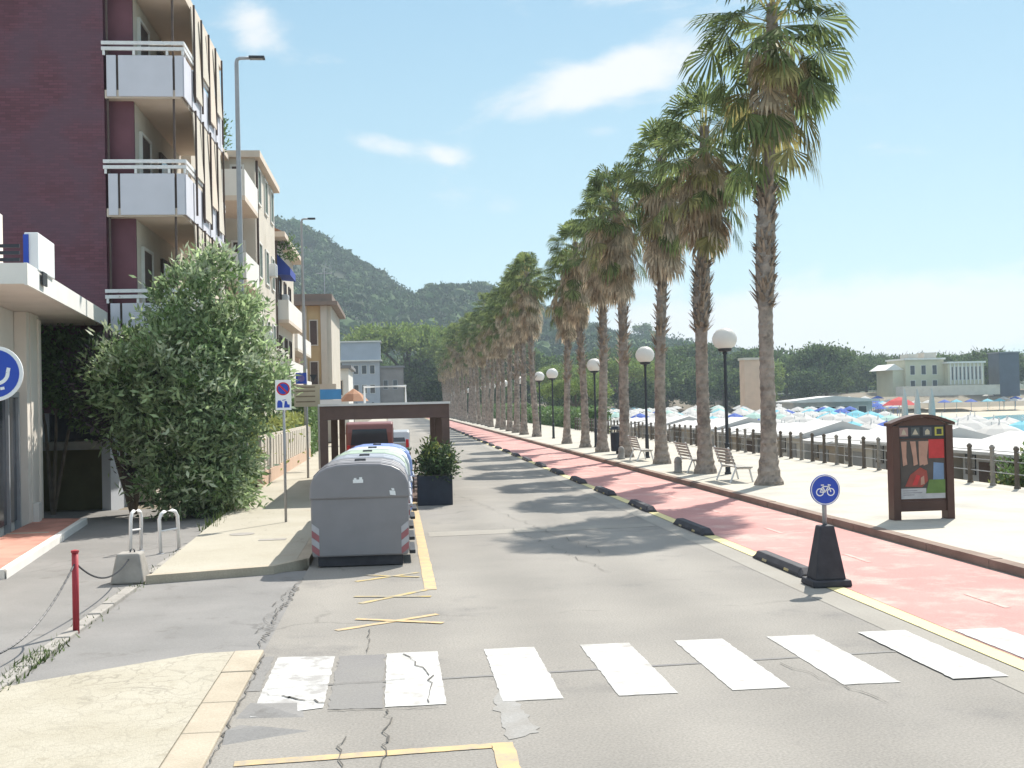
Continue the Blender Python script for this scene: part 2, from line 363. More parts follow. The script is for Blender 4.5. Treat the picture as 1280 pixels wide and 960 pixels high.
def smooth01(t): t = max(0,min(1,t)); return t*t*(3-2*t)
def interp(tab, x):
    if x <= tab[0][0]: return tab[0][1]
    for (a,b),(c,d) in zip(tab, tab[1:]):
        if x <= c: return b+(d-b)*(x-a)/(c-a)
    return tab[-1][1]
SHORE = [(0,46),(60,46),(110,50),(150,64),(190,92),(220,125),(250,175),(300,320),(420,900)]      # shoreline x as a function of y
RIDGE = [(-900,95),(-420,145),(-180,145),(-68,107),(-43,95),(-24,84),(-5,75),(14,64),(48,62),(90,52),(140,40),(175,35),(200,28),(250,22),(300,15),(420,10),(900,14)]
def ground_z(x, y):
    z = -.06
    if x > 15.62:                                   # down onto the beach
        z = -1.5-.15*smooth01((x-16)/30)
        sh = interp(SHORE, y)
        if x > sh-6: z -= 3*smooth01((x-sh+6)/16)
    if y > 240 and x > 15.62:                       # headland behind the bay
        z = z+(3.2-z)*smooth01((y-250)/40)*smooth01((interp(SHORE,y)-x)/30) if x < interp(SHORE,y) else z
    if y > 262:
        z = max(z, -3+6*smooth01((y-262)/30)) if x > 15 else z
    r = interp(RIDGE, x*700/max(y,200)) if y > 200 else 0
    up = smooth01((y-300)/400)
    wob = 1+.10*math.sin(x*.021+y*.011)+.07*math.sin(x*.047-y*.031)
    h = (r-4)*up**1.25*(wob if y < 690 else 1)
    if y > 720: h *= 1-.5*smooth01((y-720)/500)
    return z+max(0,h) if y > 300 else z
def axis(a, b, marks):
    out = []
    x = a
    while x < b:
        out.append(x); x += next(s for lim,s in marks if abs(x) < lim or lim is None) if False else marks(x)
    out.append(b); return out
xs = axis(-1500, 1500, lambda x: 100 if abs(x) > 400 else (14 if x < -20 or x > 110 else (6 if x < 12 or x > 18 else .31)))
ys = axis(-260, 1500, lambda y: 60 if y < -20 else (8 if y < 300 else (14 if y < 760 else 90)))
g = MB(); nx = len(xs)
g.v = [(x,y,ground_z(x,y)) for y in ys for x in xs]
g.f = [(j*nx+i, j*nx+i+1, (j+1)*nx+i+1, (j+1)*nx+i) for j in range(len(ys)-1) for i in range(nx-1)]
def gm(i):
    c = g.v[g.f[i][0]]
    return 1 if (c[0] > 15.7 and c[1] < 256) else (2 if c[1] > 290 else 0)
g.m = [gm(i) for i in range(len(g.f))]
struct('ground', g, [M['earth'], M['sand'], M['hill']], smooth=True)
s = MB(); s.face([(40,-250,-2.15),(1490,-250,-2.15),(1490,330,-2.15),(40,330,-2.15)]); struct('sea', s, M['sea'])

# road, one asphalt sheet from kerb to cycle lane, bending away to the right far off
def bend(y): return 0 if y < 232 else (y-232)**2*.03
def strip(name, xa, xb, z, m, y0, y1, step=6):
    b = MB(); n = int((y1-y0)/step)+1; rr = random.Random(name)
    L = [y0+(y1-y0)*i/n for i in range(n+1)]
    for i in range(n):
        a, c = L[i], L[i+1]
        b.face([(xa+bend(a),a,z),(xb+bend(a),a,z),(xb+bend(c),c,z),(xa+bend(c),c,z)])
    return struct(name, b, m)
strip('road', -1.42, 8.47, 0.0, M['asphalt'], -20, 262)
sheet('driveway', [(-1.4,12.3),(-1.42,18.4),(-3.7,17.9),(-3.95,26),(-4.4,31),(-20,31),(-20,-20),(-5,-20)], -.004, M['asphalt_old'])
strip('cycle_lane', 5.86, 8.40, .004, M['lane_red'], -20, 262)
strip('lane_edge', 5.20, 5.60, .004, M['asphalt_pale'], -20, 262)
strip('cycle_lane_line', 5.62, 5.84, .008, M['yellow_pale'], -20, 262)
# promenade with its kerb
b = MB()
for a, c in zip(range(-20,262,8), range(-12,270,8)):
    b.raw([(8.68+bend(a),a,.13),(15.62+bend(a),a,.13),(15.62+bend(c),c,.13),(8.68+bend(c),c,.13),
           (15.62+bend(a),a,-2.6),(15.62+bend(c),c,-2.6)], [(0,1,2,3),(1,4,5,2)])
struct('promenade', b, M['promenade'])
b = MB(); y = -20.0; rr = random.Random(3)
while y < 262:
    l = 1.0; j = rr.uniform(-.006,.006)
    b.box(8.47+bend(y)+j, 8.68+bend(y), y+.006, y+l-.006, -.1, .136+rr.uniform(-.004,.004)); y += l
struct('promenade_kerb', b, M['kerb_red'])
# far end: bend of the road is closed by the left pavement running on
b = MB()
PAV = [(-3.66,17.72),(-1.86,18.3),(-1.62,18.75),(-1.62,262),(-4.35,262),(-4.3,60),(-4.1,33),(-3.95,26)]
b.prism(PAV, -.1, .12); struct('pavement', b, M['pavement'])
b = MB()
b.box(-1.615,-1.425,18.9,200,-.1,.122)
b.prism([(-3.70,17.55),(-1.90,18.12),(-1.46,18.86),(-1.613,18.86),(-1.87,18.296),(-3.67,17.715)], -.1, .124)
struct('pavement_kerb', b, M['kerb_stone'])
b = MB()   # low stone edging between the driveway and the pavement, weeds grow along it
for i in range(26):
    y = 7.0+i*.72
    x = -3.72-.012*(y-11)
    if 17.0 < y < 18.4: continue
    b.box(x-.09, x+.07, y, y+.68, -.05, .045+rr.uniform(-.012,.012))
struct('edging', b, M['concrete'], bevel=.012)
# cobbled apron in the foreground with a border of long stones
b = MB(); b.prism([(-3.62,11.25),(-2.10,12.33),(-1.72,12.36),(-1.72,2),(-7.8,2),(-6.2,9.4)], -.05, .02); struct('cobbled_apron', b, M['cobble'])
b = MB(); y = 2.0
while y < 12.2:
    l = min(rr.uniform(.8,1.15), 12.36-y); b.box(-1.712,-1.41+rr.uniform(-.008,.008), y+.004, y+l-.004, -.06, .030+rr.uniform(-.006,.006)); y += l
struct('apron_kerb', b, M['kerb_stone'], bevel=.012)
# painted markings
def paint(name, polys, m, z=.006, edge=.0035):
    b = MB()
    rj = random.Random(len(name)+7)
    for p in polys:
        q = []
        for (x0,y0),(x1,y1) in zip(p, p[1:]+p[:1]):
            L = math.hypot(x1-x0,y1-y0); n = max(1,min(60,int(L/.07)))
            for i in range(n):
                f = i/n; a = 0 if i == 0 else rj.gauss(0,edge)
                q.append((x0+(x1-x0)*f-(y1-y0)/L*a, y0+(y1-y0)*f+(x1-x0)/L*a))
        b.face([(x,y,z) for x,y in q])
    return struct(name, b, m)
zb = [[(-.14+k,9.87),(.38+k,9.87),(.38+k,12.0),(-.14+k,12.0)] for k in (0,1,2,3,4)]
paint('zebra_crossing', zb, M['white_paint'])
paint('zebra_crossing_worn', [[(-1.24,9.75),(-.66,9.95),(-.66,11.97),(-1.24,12.05)]], M['white_paint_worn'])
paint('zebra_crossing_lane', [[(4.86,9.87),(5.38,9.87),(5.38,12.0),(4.86,12.0)],[(5.88,9.9),(6.42,9.9),(6.42,11.9),(5.88,11.9)],
      [(6.9,9.9),(7.42,9.9),(7.42,11.9),(6.9,11.9)],[(7.85,9.9),(8.36,9.9),(8.36,11.9),(7.85,11.9)]], M['white_paint'], .0125)
def line(a, c, w):
    d = Vector((c[0]-a[0],c[1]-a[1])).normalized(); n = (-d.y*w/2, d.x*w/2)
    return [(a[0]-n[0],a[1]-n[1]),(c[0]-n[0],c[1]-n[1]),(c[0]+n[0],c[1]+n[1]),(a[0]+n[0],a[1]+n[1])]
paint('parking_line', [line((.43,16.0),(.42,46),.17), line((-1.2,8.5),(.66,8.62),.12), line((.74,8.68),(.74,2),.16)], M['yellow_paint'])
paint('parking_cross', [line((-.72,13.35),(.46,14.12),.10)], M['yellow_paint'], .006)
paint('parking_cross_stroke', [line((-.52,14.0),(.50,13.52),.09)], M['yellow_paint'], .010)
paint('parking_cross_faded', [line((-.5,15.1),(.36,16.0),.10), line((-.62,17.0),(.3,17.7),.09)], M['yellow_faded'], .006)
paint('parking_cross_faded_stroke', [line((-.6,15.65),(.42,15.42),.08), line((-.5,17.6),(.3,17.2),.08)], M['yellow_faded'], .010)
paint('cycle_lane_dashes', [[(7.06,y),(7.14,y),(7.14,y+1),(7.06,y+1)] for y in range(13,90,4)], mat('faded_dash', (.50,.33,.29), .8, .1, 3, wear=((.40,.17,.14),3,.48,.62)), .009)
paint('road_joint', [[(.6,22.4),(5.15,22.9),(5.15,23.5),(.6,23.2)]], M['asphalt_pale'], .004)
paint('road_patch', [[(-.62,9.9),(-.16,9.84),(-.16,11.98),(-.62,11.98)],[(-1.4,10.65),(-1.26,10.65),(-1.28,12.1),(-1.4,12.1)]], M['asphalt_patch'], .004, .008)
paint('road_seam', [[(-1.2,10.72),(.9,10.80),(5.1,11.05),(5.1,11.11),(.9,10.86),(-1.2,10.77)]], M['asphalt_patch'], .0045)
# cracks: thin irregular dark seams in the old asphalt
b = MB()
def crack(p, q, n, amp, w, seed):
    r_ = random.Random(seed); pts = []
    for i in range(n+1):
        t = i/n; pts.append((p[0]+(q[0]-p[0])*t+r_.uniform(-amp,amp), p[1]+(q[1]-p[1])*t+r_.uniform(-amp,amp)))
    for (x0,y0),(x1,y1) in zip(pts, pts[1:]):
        ww = w*r_.uniform(.2,.8); b.face([(x,y,.0135) for x,y in line((x0,y0),(x1,y1),ww)])
crack((.05,11.9),(.28,10.9),8,.03,.022,1); crack((.28,10.9),(.22,9.9),7,.03,.02,2); crack((-.6,9.85),(.3,9.78),14,.02,.018,3)
crack((-.1,9.8),(-.18,7.5),22,.04,.024,4); crack((-.35,13.3),(-.33,12.05),9,.015,.018,5); crack((-.45,9.0),(-.42,7.4),14,.04,.018,6)
crack((-1.2,10.7),(.05,10.82),14,.02,.016,7); crack((2.2,24),(3.1,17),40,.07,.014,8); crack((3.6,10.8),(4.0,9.2),12,.04,.014,9)
crack((-.66,10.1),(-1.2,10.5),9,.05,.03,10); crack((1.2,36),(3.4,19),60,.08,.014,11)
crack((-1.42,17.5),(-1.5,12.6),60,.06,.028,12); crack((-1.39,12.2),(-1.37,8),46,.02,.022,13); crack((-1.5,16.6),(-1.62,13.4),30,.08,.016,14)
struct('road_cracks', b, mat('crack_dark', (.10,.092,.082), .95, .2, 5))
paint('road_scuff', [[(1.0,10.9),(.78,9.9),(.8,8.75),(1.05,8.9),(.98,9.9),(1.15,10.8)]], ground_mat('scuff', (.29,.28,.265), (.255,.24,.22), pscale=3), .0042, .012)
# broken tarmac lump by the apron kerb
b = MB(); b.raw([(-1.36,9.0,0),(-.72,9.28,0),(-1.3,9.55,0),(-1.37,9.3,.03),(-1.1,9.3,.05)], [(0,1,4),(1,2,4),(2,3,4),(3,0,4)]); b.raw([(-1.36,9.75,.0),(-.8,9.7,.0),(-.85,10.2,.0),(-1.3,10.25,.0),(-1.1,9.95,.035)],[(0,1,4),(1,2,4),(2,3,4),(3,0,4)])
struct('broken_tarmac', b, M['asphalt_old'])
# drain covers in the pavement
b = MB(); b.lathe([(.24,.1215),(.24,.128),(.0,.128)], 20, (-3.0,22.9,0)); b.box(-2.55,-2.05,21.65,21.9,.1215,.128); struct('drain_covers', b, M['concrete'])
# grass and weeds along the edging
b = MB()
for i in range(900):
    y = random.choice([random.gauss(12.4,.35), random.uniform(7,22), random.gauss(10.8,.6)]); x = -3.72-.012*(y-11)+random.gauss(0,.07)
    h = random.uniform(.02,.09); a = random.uniform(0,6.3); w = .012
    b.face([(x-w*math.cos(a),y-w*math.sin(a),.0),(x+w*math.cos(a),y+w*math.sin(a),.0),(x+random.gauss(0,.03),y+random.gauss(0,.03),h)])
for i in range(500):
    y = random.uniform(24.5,33); x = -3.95-.03*(y-26)+random.gauss(0,.1)
    h = random.uniform(.1,.3); a = random.uniform(0,6.3); w = .015
    b.face([(x-w*math.cos(a),y-w*math.sin(a),.0),(x+w*math.cos(a),y+w*math.sin(a),.0),(x+random.gauss(0,.05),y+random.gauss(0,.05),h)])
tag(b.build('weeds', M['weed']), 'green weeds and grass along the stone edging of the driveway', 'weeds', kind='stuff')
# ------------------------------------------------------------------ vegetation
def fan(b, rr, p0, t, s, Rf, nseg, half, droop, mi=0):
    """one fan leaf: pointed segments spread about direction t in the plane (t, s), their tips hanging"""
    n = s.cross(t)
    st = 2*half/nseg
    for j in range(nseg):
        a = -half+st*(j+.5)+rr.uniform(-.03,.03)
        L = Rf*(1-.22*(abs(a)/max(half,.1))**2)*rr.uniform(.9,1.06)
        fold = n*(.10*L*(1 if j % 2 else -1)*.35+abs(a)*.10*L)
        d0 = t*math.cos(a-st*.5)+s*math.sin(a-st*.5); d1 = t*math.cos(a+st*.5)+s*math.sin(a+st*.5); d = t*math.cos(a)+s*math.sin(a)
        w = .66*L
        q0 = p0+d0*w+fold-Vector((0,0,.10*droop*w)); q1 = p0+d1*w+fold-Vector((0,0,.10*droop*w))
        e = p0+d*(.60+.40*(1-.55*droop))*L+fold-Vector((0,0,droop*L*rr.uniform(.28,.48)))
        b.face([p0,q0,q1],mi); b.face([q0,e,q1],mi)

def palm_meshes(seed, H, base, skirt_to, nlive, nold, ndead, shag, lean, big=1.0, oldlen=1.8, elr=96):
    rr = random.Random(seed)
    # trunk
    b = MB(); prof = []; n = 16; z = 0.0; rings = []
    while z < H+.3:
        t = z/H
        r = (.155+.06*(1-t))+base*math.exp(-z/.45)+(.085*math.sin(PI*(z-shag[0])/(shag[1]-shag[0]))**.5 if shag and shag[0] < z < shag[1] else 0)
        rings.append((z, r)); z += rr.uniform(.10,.16)
    def cx(z): return lean*(z/H)**1.5+.05*math.sin(z*.6+seed)
    vs = []
    for k,(z,r) in enumerate(rings):
        for j in range(n):
            a = 2*PI*j/n+k*.2
            q = r*(1+(.05 if k % 2 else -.03)+rr.uniform(-.05,.05)); vs.append((cx(z)+q*math.cos(a), q*math.sin(a), z+rr.uniform(-.02,.02)))
    fs = [(i*n+j, i*n+(j+1)%n, (i+1)*n+(j+1)%n, (i+1)*n+j) for i in range(len(rings)-1) for j in range(n)]
    b.raw(vs, fs)
    # stubs of old leaf bases
    zlo, zhi = shag if shag else (H*.36, H*.6)
    for i in range(260 if shag else 90):
        z = rr.uniform(zlo, zhi); a = rr.uniform(0,2*PI); r = .27 if shag else .25
        o = Vector((cx(z)+r*math.cos(a)*.85, r*math.sin(a)*.85, z)); u = Vector((math.cos(a),math.sin(a),0)); sd = Vector((-u.y,u.x,0))
        L = rr.uniform(.14,.34)*(1.25 if rr.random() < .08 else 1); up = rr.uniform(.3,1.3); w = .05
        tip = o+u*L*.7+Vector((0,0,L*up*.8)); 
        b.face([o-sd*w,o+sd*w,tip+sd*w*.4,tip-sd*w*.4],1); b.face([o+sd*w+Vector((0,0,-.05)),o-sd*w+Vector((0,0,-.05)),tip],1)
    # crown
    c = MB(); top = Vector((cx(H),0,H))
    def leaf(el, az, pet, Rf, nseg, half, droop, z, mi, pmi):
        u = Vector((math.cos(az),math.sin(az),0)); s = Vector((-u.y,u.x,0))
        d = (u*math.cos(el)+Vector((0,0,math.sin(el)))).normalized()
        p = Vector((cx(z),0,z))+u*.12
        e = p+d*pet-Vector((0,0,pet*pet*.16))
        d2 = (d-Vector((0,0,.35+.25*droop))).normalized()
        w = .022
        c.face([p-s*w*1.6,p+s*w*1.6,e+s*w,e-s*w],pmi)
        s2 = (s+Vector((rr.uniform(-.35,.35),rr.uniform(-.35,.35),rr.uniform(-.5,.5)))).normalized(); s2 = (s2-d2*s2.dot(d2)).normalized()
        fan(c, rr, e, d2, s2, Rf, nseg, half, droop, mi)
    for i in range(nlive):
        f = i/nlive
        el = R(84-elr*f**.9+rr.uniform(-10,10)); az = i*2.4+rr.uniform(-.3,.3)
        leaf(el, az, rr.uniform(.85,1.3)*big, rr.uniform(.9,1.15)*big, 29, R(rr.uniform(95,125)), rr.uniform(.45,.9), H+.25-1.1*f, 0, 1)
    for i in range(nold):
        f = i/max(nold,1)
        leaf(R(rr.uniform(-52,-12)-18*f), i*2.4+rr.uniform(-.4,.4), rr.uniform(.8,1.35)*big, rr.uniform(.8,1.05)*big, 20, R(rr.uniform(60,95)), rr.uniform(.8,1), H-.3-f*oldlen, rr.choice([0,0,1]), 1)
    # skirt of dead fronds
    k = c; c = MB()
    for i in range(ndead):
        f = (i/ndead)
        z = H-.4-(H-.4-skirt_to-1.3)*f
        leaf(R(rr.uniform(-52,-18)-26*f), i*2.4+rr.uniform(-.5,.5), rr.uniform(.25,1.0)*(1-.42*f), rr.uniform(.65,.98), 15, R(rr.uniform(35,75)), rr.uniform(.75,1), z, 0, 0)
    return b, k, c

PALMS = []
def make_palm(label, seed, loc, **kw):
    t = thing('palm_tree', label, 'palm tree', loc, 0, 'palm trees along the promenade')
    b, k, c = palm_meshes(seed, **kw)
    b.build('trunk', [M['palm_bark'], M['palm_boot']], t)
    k.build('crown', [M['frond'], M['frond_old']], t)
    c.build('dead_frond_skirt', M['dead'], t)
    PALMS.append(t); return t
make_palm('tallest and nearest palm tree, long bare shaggy trunk and loose hanging fans', 1, (10.15,31.1,.12), H=13.1, base=.20, skirt_to=9.0, nlive=38, nold=26, ndead=34, shag=(4.9,8.3), lean=.45, big=1.18, oldlen=2.8, elr=112)
make_palm('second palm tree from the near end, knobbly mid trunk above two white benches', 2, (9.86,36.6,.12), H=11.0, base=.18, skirt_to=6.9, nlive=36, nold=16, ndead=100, big=1.0, shag=(4.6,6.9), lean=.25)
make_palm('third palm tree from the near end, rusty trunk beside the short stone bollard', 3, (9.92,42.8,.12), H=11.4, base=.16, skirt_to=6.6, nlive=36, nold=12, ndead=125, shag=None, lean=.3, big=.92)
make_palm('fourth palm tree from the near end, between the second globe lamp and the litter bin', 4, (9.7,48.4,.12), H=11.0, base=.16, skirt_to=6.3, nlive=36, nold=10, ndead=130, shag=None, lean=-.2, big=.95)
make_palm('fifth palm tree from the near end, just beyond the dark litter bin', 5, (9.75,54.2,.12), H=11.3, base=.15, skirt_to=6.6, nlive=36, nold=10, ndead=110, shag=None, lean=.25, big=.9)
ys_palm = [60.0,66.0]+[81+6.1*i for i in range(27)]
bpy.context.view_layer.update()
TREE = {t.name: kids(t) for t in PALMS}
for i, y in enumerate(ys_palm):
    src = PALMS[2+i % 3]
    x = 9.75+random.uniform(-.12,.12)+bend(y)
    sc = random.uniform(.88,1.08)*(1.0 if y < 120 else 1.06)
    lab = {0:'sixth palm tree from the near end, thick brown skirt above the third globe lamp', 1:'seventh palm tree from the near end, last before the gap in the row'}.get(i)
    if not lab: lab = f'{ORD[i-2]} palm tree beyond the gap in the row, brown skirt of dead fronds'
    if i == len(ys_palm)-1: lab = 'farthest palm tree at the very end of the row, brown skirt'
    dup(src, (x,y,.12), 0, sc, lab, tree=TREE, rot=(random.gauss(0,.018),random.gauss(0,.018),random.uniform(0,6.28)))

def clump_cloud(b, rr, ells, n, L, W, cl=60, spread=.16, shell=.62, up=.3, mis=(0,), mw=None, zmin=None):
    """leaves gathered in clumps through ellipsoids: ells = (cx,cy,cz,rx,ry,rz,weight)"""
    tot = sum(e[6] for e in ells)
    ncl = max(1, n//cl)
    for k in range(ncl):
        q = rr.uniform(0,tot)
        for e in ells:
            q -= e[6]
            if q <= 0: break
        while True:
            v = Vector((rr.gauss(0,1),rr.gauss(0,1),rr.gauss(0,1)))
            if v.length > .1: break
        v.normalize(); rad = shell+(1-shell)*rr.random()**.6 if rr.random() < .8 else rr.random()*shell
        c = Vector((e[0]+v.x*e[3]*rad, e[1]+v.y*e[4]*rad, e[2]+v.z*e[5]*rad))
        mi = rr.choices(mis, mw)[0] if mw else rr.choice(mis)
        sp = spread*rr.uniform(.7,1.4)
        for i in range(cl):
            p = c+Vector((rr.gauss(0,sp),rr.gauss(0,sp),rr.gauss(0,sp*.8)))
            if zmin is not None and p.z < zmin: continue
            d = (v*.6+Vector((rr.gauss(0,.7),rr.gauss(0,.7),rr.gauss(up,.7)))).normalized()
            s = d.cross(Vector((rr.gauss(0,1),rr.gauss(0,1),rr.gauss(0,1)))).normalized()
            l = L*rr.uniform(.7,1.3); w = W*rr.uniform(.7,1.3)
            m_ = p+d*l*.45
            b.face([p, m_+s*w*.5, p+d*l, m_-s*w*.5], mi)

def limbs(b, rr, base, tips, r0, mi=0):
    for t in tips:
        p = Vector(base); q = Vector(t); mid = p.lerp(q,.5)+Vector((rr.uniform(-.2,.2),rr.uniform(-.2,.2),.25))
        b.tube([p,p.lerp(mid,.6),mid,mid.lerp(q,.6),q],[r0,r0*.8,r0*.6,r0*.4,r0*.15],7,mi)

# big oleander beside the pavement
rr = random.Random(21)
t = thing('oleander_tree', 'huge leafy grey-green oleander bush spilling over the left pavement', 'tree', (-4.9,28.6,0))
b = MB(); limbs(b, rr, (0,0,0), [(-.9,.4,3.2),(.5,-.3,4.5),(.2,.6,5.2),(-.5,-.6,2.6),(.9,.3,3),(1.1,-.5,2.2),(-1.4,0,2.6)], .10); limbs(b, rr, (.3,.2,0), [(.2,.3,4),(.8,.9,3.4),(-.2,.8,3)], .08)
b.build('trunk', M['bark'], t)
b = MB()
E = [(1.75,.4,3.3,.55,1.0,.9,1.1),(-1.6,.0,3.6,.6,.8,1.0,.8),(.0,0,3.2,1.75,1.6,1.9,5),(.35,.2,4.9,1.25,1.2,1.35,3),(.15,-.3,1.7,1.25,1.3,1.5,3.2),(-1.2,-.1,3.0,.9,1.0,1.5,1.6),(1.25,.5,3.1,.85,1.2,1.3,1.4),(.75,.2,1.0,.7,1.2,.9,1.4),(-.2,-.5,.75,1.0,.8,.75,1.8),(.3,-.7,2.6,1.2,.9,1.0,1.2),(.5,.1,5.9,.6,.6,.5,.6),(1.3,.8,4.5,.5,.7,.8,.5),(-.5,.1,4.6,.6,.7,.7,.7)]
clump_cloud(b, rr, E, 34000, .20, .066, cl=40, spread=.17, mis=(0,1,2), mw=(.68,.14,.18), zmin=.06)
b.build('foliage', [M['leaf_ole'], M['leaf_pale'], M['leaf_green']], t)
b = MB(); clump_cloud(b, rr, [(1.75,.6,3.75,.35,.5,.3,1),(.6,-.6,5.2,.8,.5,.7,.25),(1.4,.2,2.8,.3,.6,.8,.3)], 420, .08, .07, cl=12, spread=.08)
b.build('blossom', M['flower'], t)

# ailanthus-like suckers at the foot, yellower
t = thing('roadside_shrub', 'low yellow-green shrub at the foot of the oleander along the pavement edge', 'shrub', (-4.15,30.4,0))
b = MB(); limbs(b, rr, (0,0,0), [(.1,-.5,.9),(0,.6,1.2),(.2,1.5,1.0)], .03); b.build('stem', M['bark'], t)
b = MB(); clump_cloud(b, rr, [(-.15,-.6,.65,.45,.9,.6,1),(-.05,1.0,.9,.4,1.0,.75,1),(-.2,2.2,1.2,.45,.9,.8,.8)], 5200, .13, .05, cl=30, spread=.12, mis=(0,1), zmin=.1); b.build('foliage', [M['leaf_yellow'],M['leaf_green']], t)
# dark leaved tree in the shade of the canopy
t = thing('purple_leaved_tree', 'dark purple-leaved tree in the shade beside the shop canopy', 'tree', (-6.5,29.6,0))
b = MB(); limbs(b, rr, (0,0,0), [(-.6,.1,3.2),(.3,.2,3.8),(-.1,-.4,3),(-1.3,.2,3.3)], .09); b.build('trunk', M['bark'], t)
b = MB(); clump_cloud(b, rr, [(-.1,0,3.0,1.0,.8,1.4,2),(-.9,.3,3.4,.8,.6,1.1,1),(.6,.2,3.6,.8,.8,1.1,1),(.3,-.1,1.8,.6,.6,.9,.7)], 9500, .17, .07, cl=36, spread=.16, mis=(0,1,2), mw=(.5,.32,.18), zmin=.5); b.build('foliage', [M['leaf_dark'],M['leaf_green'],M['leaf_ole']], t)
t = thing('ivy_shrub', 'deep green climbing shrub behind the shop pillar under the canopy', 'shrub', (-8.6,30.2,0))
b = MB(); limbs(b, rr, (0,0,0), [(.1,.1,3.6),(.5,.2,4),(-.5,.2,4)], .06); b.build('stem', M['bark'], t)
b = MB(); clump_cloud(b, rr, [(.2,.2,3.7,1.1,.5,1.0,1),(.7,.1,3.0,.6,.4,.8,.5)], 4200, .16, .09, cl=30, spread=.15); b.build('foliage', M['leaf_green'], t)

# pines: trunk, limbs and an uneven layered crown
def pine_meshes(seed, H, Rc, flat, n, L, low=0):
    rr = random.Random(seed)
    b = MB(); hb = H*rr.uniform(.38,.5)
    b.tube([(0,0,-.5),(.1,.1,hb*.5),(rr.uniform(-.3,.3),rr.uniform(-.3,.3),hb),(0,0,H*.8)],[.034*H,.026*H,.022*H,.008*H],8)
    tips = []
    for i in range(7):
        a = i*2.4; q = Rc*rr.uniform(.45,.85); tips.append((q*math.cos(a),q*math.sin(a),H*rr.uniform(.62,.9)))
    limbs(b, rr, (0,0,hb), tips, .013*H)
    c = MB(); ell = []
    for i in range(11):
        a = i*2.4+rr.uniform(-.4,.4); q = Rc*math.sqrt(i/11)*.78; hh = H*(1-flat*.5)-(q/Rc)**2*H*.17*rr.uniform(.5,1.4)
        e = Rc*rr.uniform(.30,.46); ell.append((q*math.cos(a),q*math.sin(a),hh,e,e,e*flat*rr.uniform(.8,1.3),1))
    for i in range(int(9*low)):
        a = i*2.4; q = Rc*rr.uniform(.25,.8); e = Rc*rr.uniform(.3,.42); ell.append((q*math.cos(a),q*math.sin(a),H*rr.uniform(.22,.55),e,e,e*.8,.9))
    clump_cloud(c, rr, ell, n, L, L*.55, cl=24, spread=L*.85, shell=.6, up=.5)
    return b, c
def make_pine(label, seed, loc, H, Rc, flat, n, L, leaf, group, low=0):
    t = thing('pine_tree', label, 'pine tree', loc, 0, group)
    b, c = pine_meshes(seed, H, Rc, flat, n, L, low)
    b.build('trunk', M['bark'], t); c.build('crown', M[leaf], t)
    return t
GP = 'pines on the headland across the bay'
P0 = [make_pine('broad dark umbrella pine left of the cream villa on the headland', 31, (104,272,2.4), 14.5, 7, .55, 8500, .75, 'leaf_pine', GP, 1),
      make_pine('round-topped pine on the headland behind the nearest palm trunk', 32, (92,276,2.2), 14.0, 6.5, .75, 8500, .75, 'leaf_pine', GP, 1),
      make_pine('bright green pine lower than its neighbours on the headland', 33, (84,262,1.5), 11.5, 6.2, .7, 7000, .72, 'leaf_pine_b', GP, 1),
      make_pine('tall ragged pine on the headland between the villa and the dark tower', 34, (152,285,2.8), 13.5, 6.0, .8, 8500, .75, 'leaf_pine', GP, 1)]
bpy.context.view_layer.update(); TREE = {t.name: kids(t) for t in P0}
rp = random.Random(5); k = 0
spots = []
for x in range(40, 196, 6):
    spots.append((x+rp.uniform(-2,2), rp.uniform(276,296), rp.uniform(.86,1.08)))
    if rp.random() < .75: spots.append((x+rp.uniform(-3,3), rp.uniform(302,330), rp.uniform(1.0,1.18)))
for x in (45,54,62,70,77,83,98,108): spots.append((x, rp.uniform(258,268), rp.uniform(.72,.95)))
spots.sort()
for k,(x,y,sc) in enumerate(spots):
    if y < 275 and 107 < x < 142: continue
    src = P0[rp.choice([0,0,1,1,3,3,2])]
    if x > 108: sc *= .82
    row = 'front' if y < 272 else ('middle' if y < 299 else 'back')
    nm = 'bright green' if src is P0[2] else 'dark green'
    lab = f'{nm} {row}-row headland pine, {ORD[k]} counted from the palms' if k < 39 else f'{nm} {row}-row headland pine, {ORD[len(spots)-1-k]} counted back from the far end'
    dup(src, (x,y,ground_z(x,y)-.3), rp.uniform(0,6.28), sc, lab, tree=TREE)
# mid-distance trees at the end of the road and behind the palms
GM = 'trees closing the end of the road'
Q = [make_pine('wide flat umbrella pine with sunlit yellow-green top above the grey house', 41, (3,262,-.1), 22, 13.5, .34, 15000, .85, 'leaf_pine_b', GM),
     make_pine('dark bushy tree below the flat umbrella pine at the road end', 42, (6,259,-.1), 15, 8.5, .8, 13000, .75, 'leaf_pine', GM, 1.2)]
bpy.context.view_layer.update(); TREE = {t.name: kids(t) for t in Q}
for k,(i,x,y,sc,lab) in enumerate([(1,18,252,.95,'dark round tree against the far end of the palm row'),(1,-4,285,1.1,'dark tree behind the grey house at the road end'),
      (0,21,300,.80,'flat sunlit pine rising beside the last palms'),(1,27,268,1.25,'tall dark tree half hidden by the far palm crowns'),(1,36,240,.8,'bushy tree on the sea side beyond the last lamps'),
      (0,34,225,.55,'bright flat pine seen between the palm trunks beyond the gap'),(1,30,190,.62,'dark tree seen between the palm trunks behind the hedge'),
      (0,46,236,.62,'bright umbrella pine behind the palm trunks near the white parasols'),(1,52,250,.9,'dark tree behind the palm trunks beyond the far parasols'),
      (1,62,262,1.0,'dark tree left of the slim pink tower'),(0,25,160,.36,'small bright green tree seen through the gap in the palm row'),
      (1,-16,300,1.5,'large dark tree rising behind the ochre house'),(1,9,300,1.35,'large dark tree behind the flat sunlit umbrella pine')]):
    dup(Q[i], (x,y,ground_z(x,y)-.2), k*1.3, sc, lab, tree=TREE)
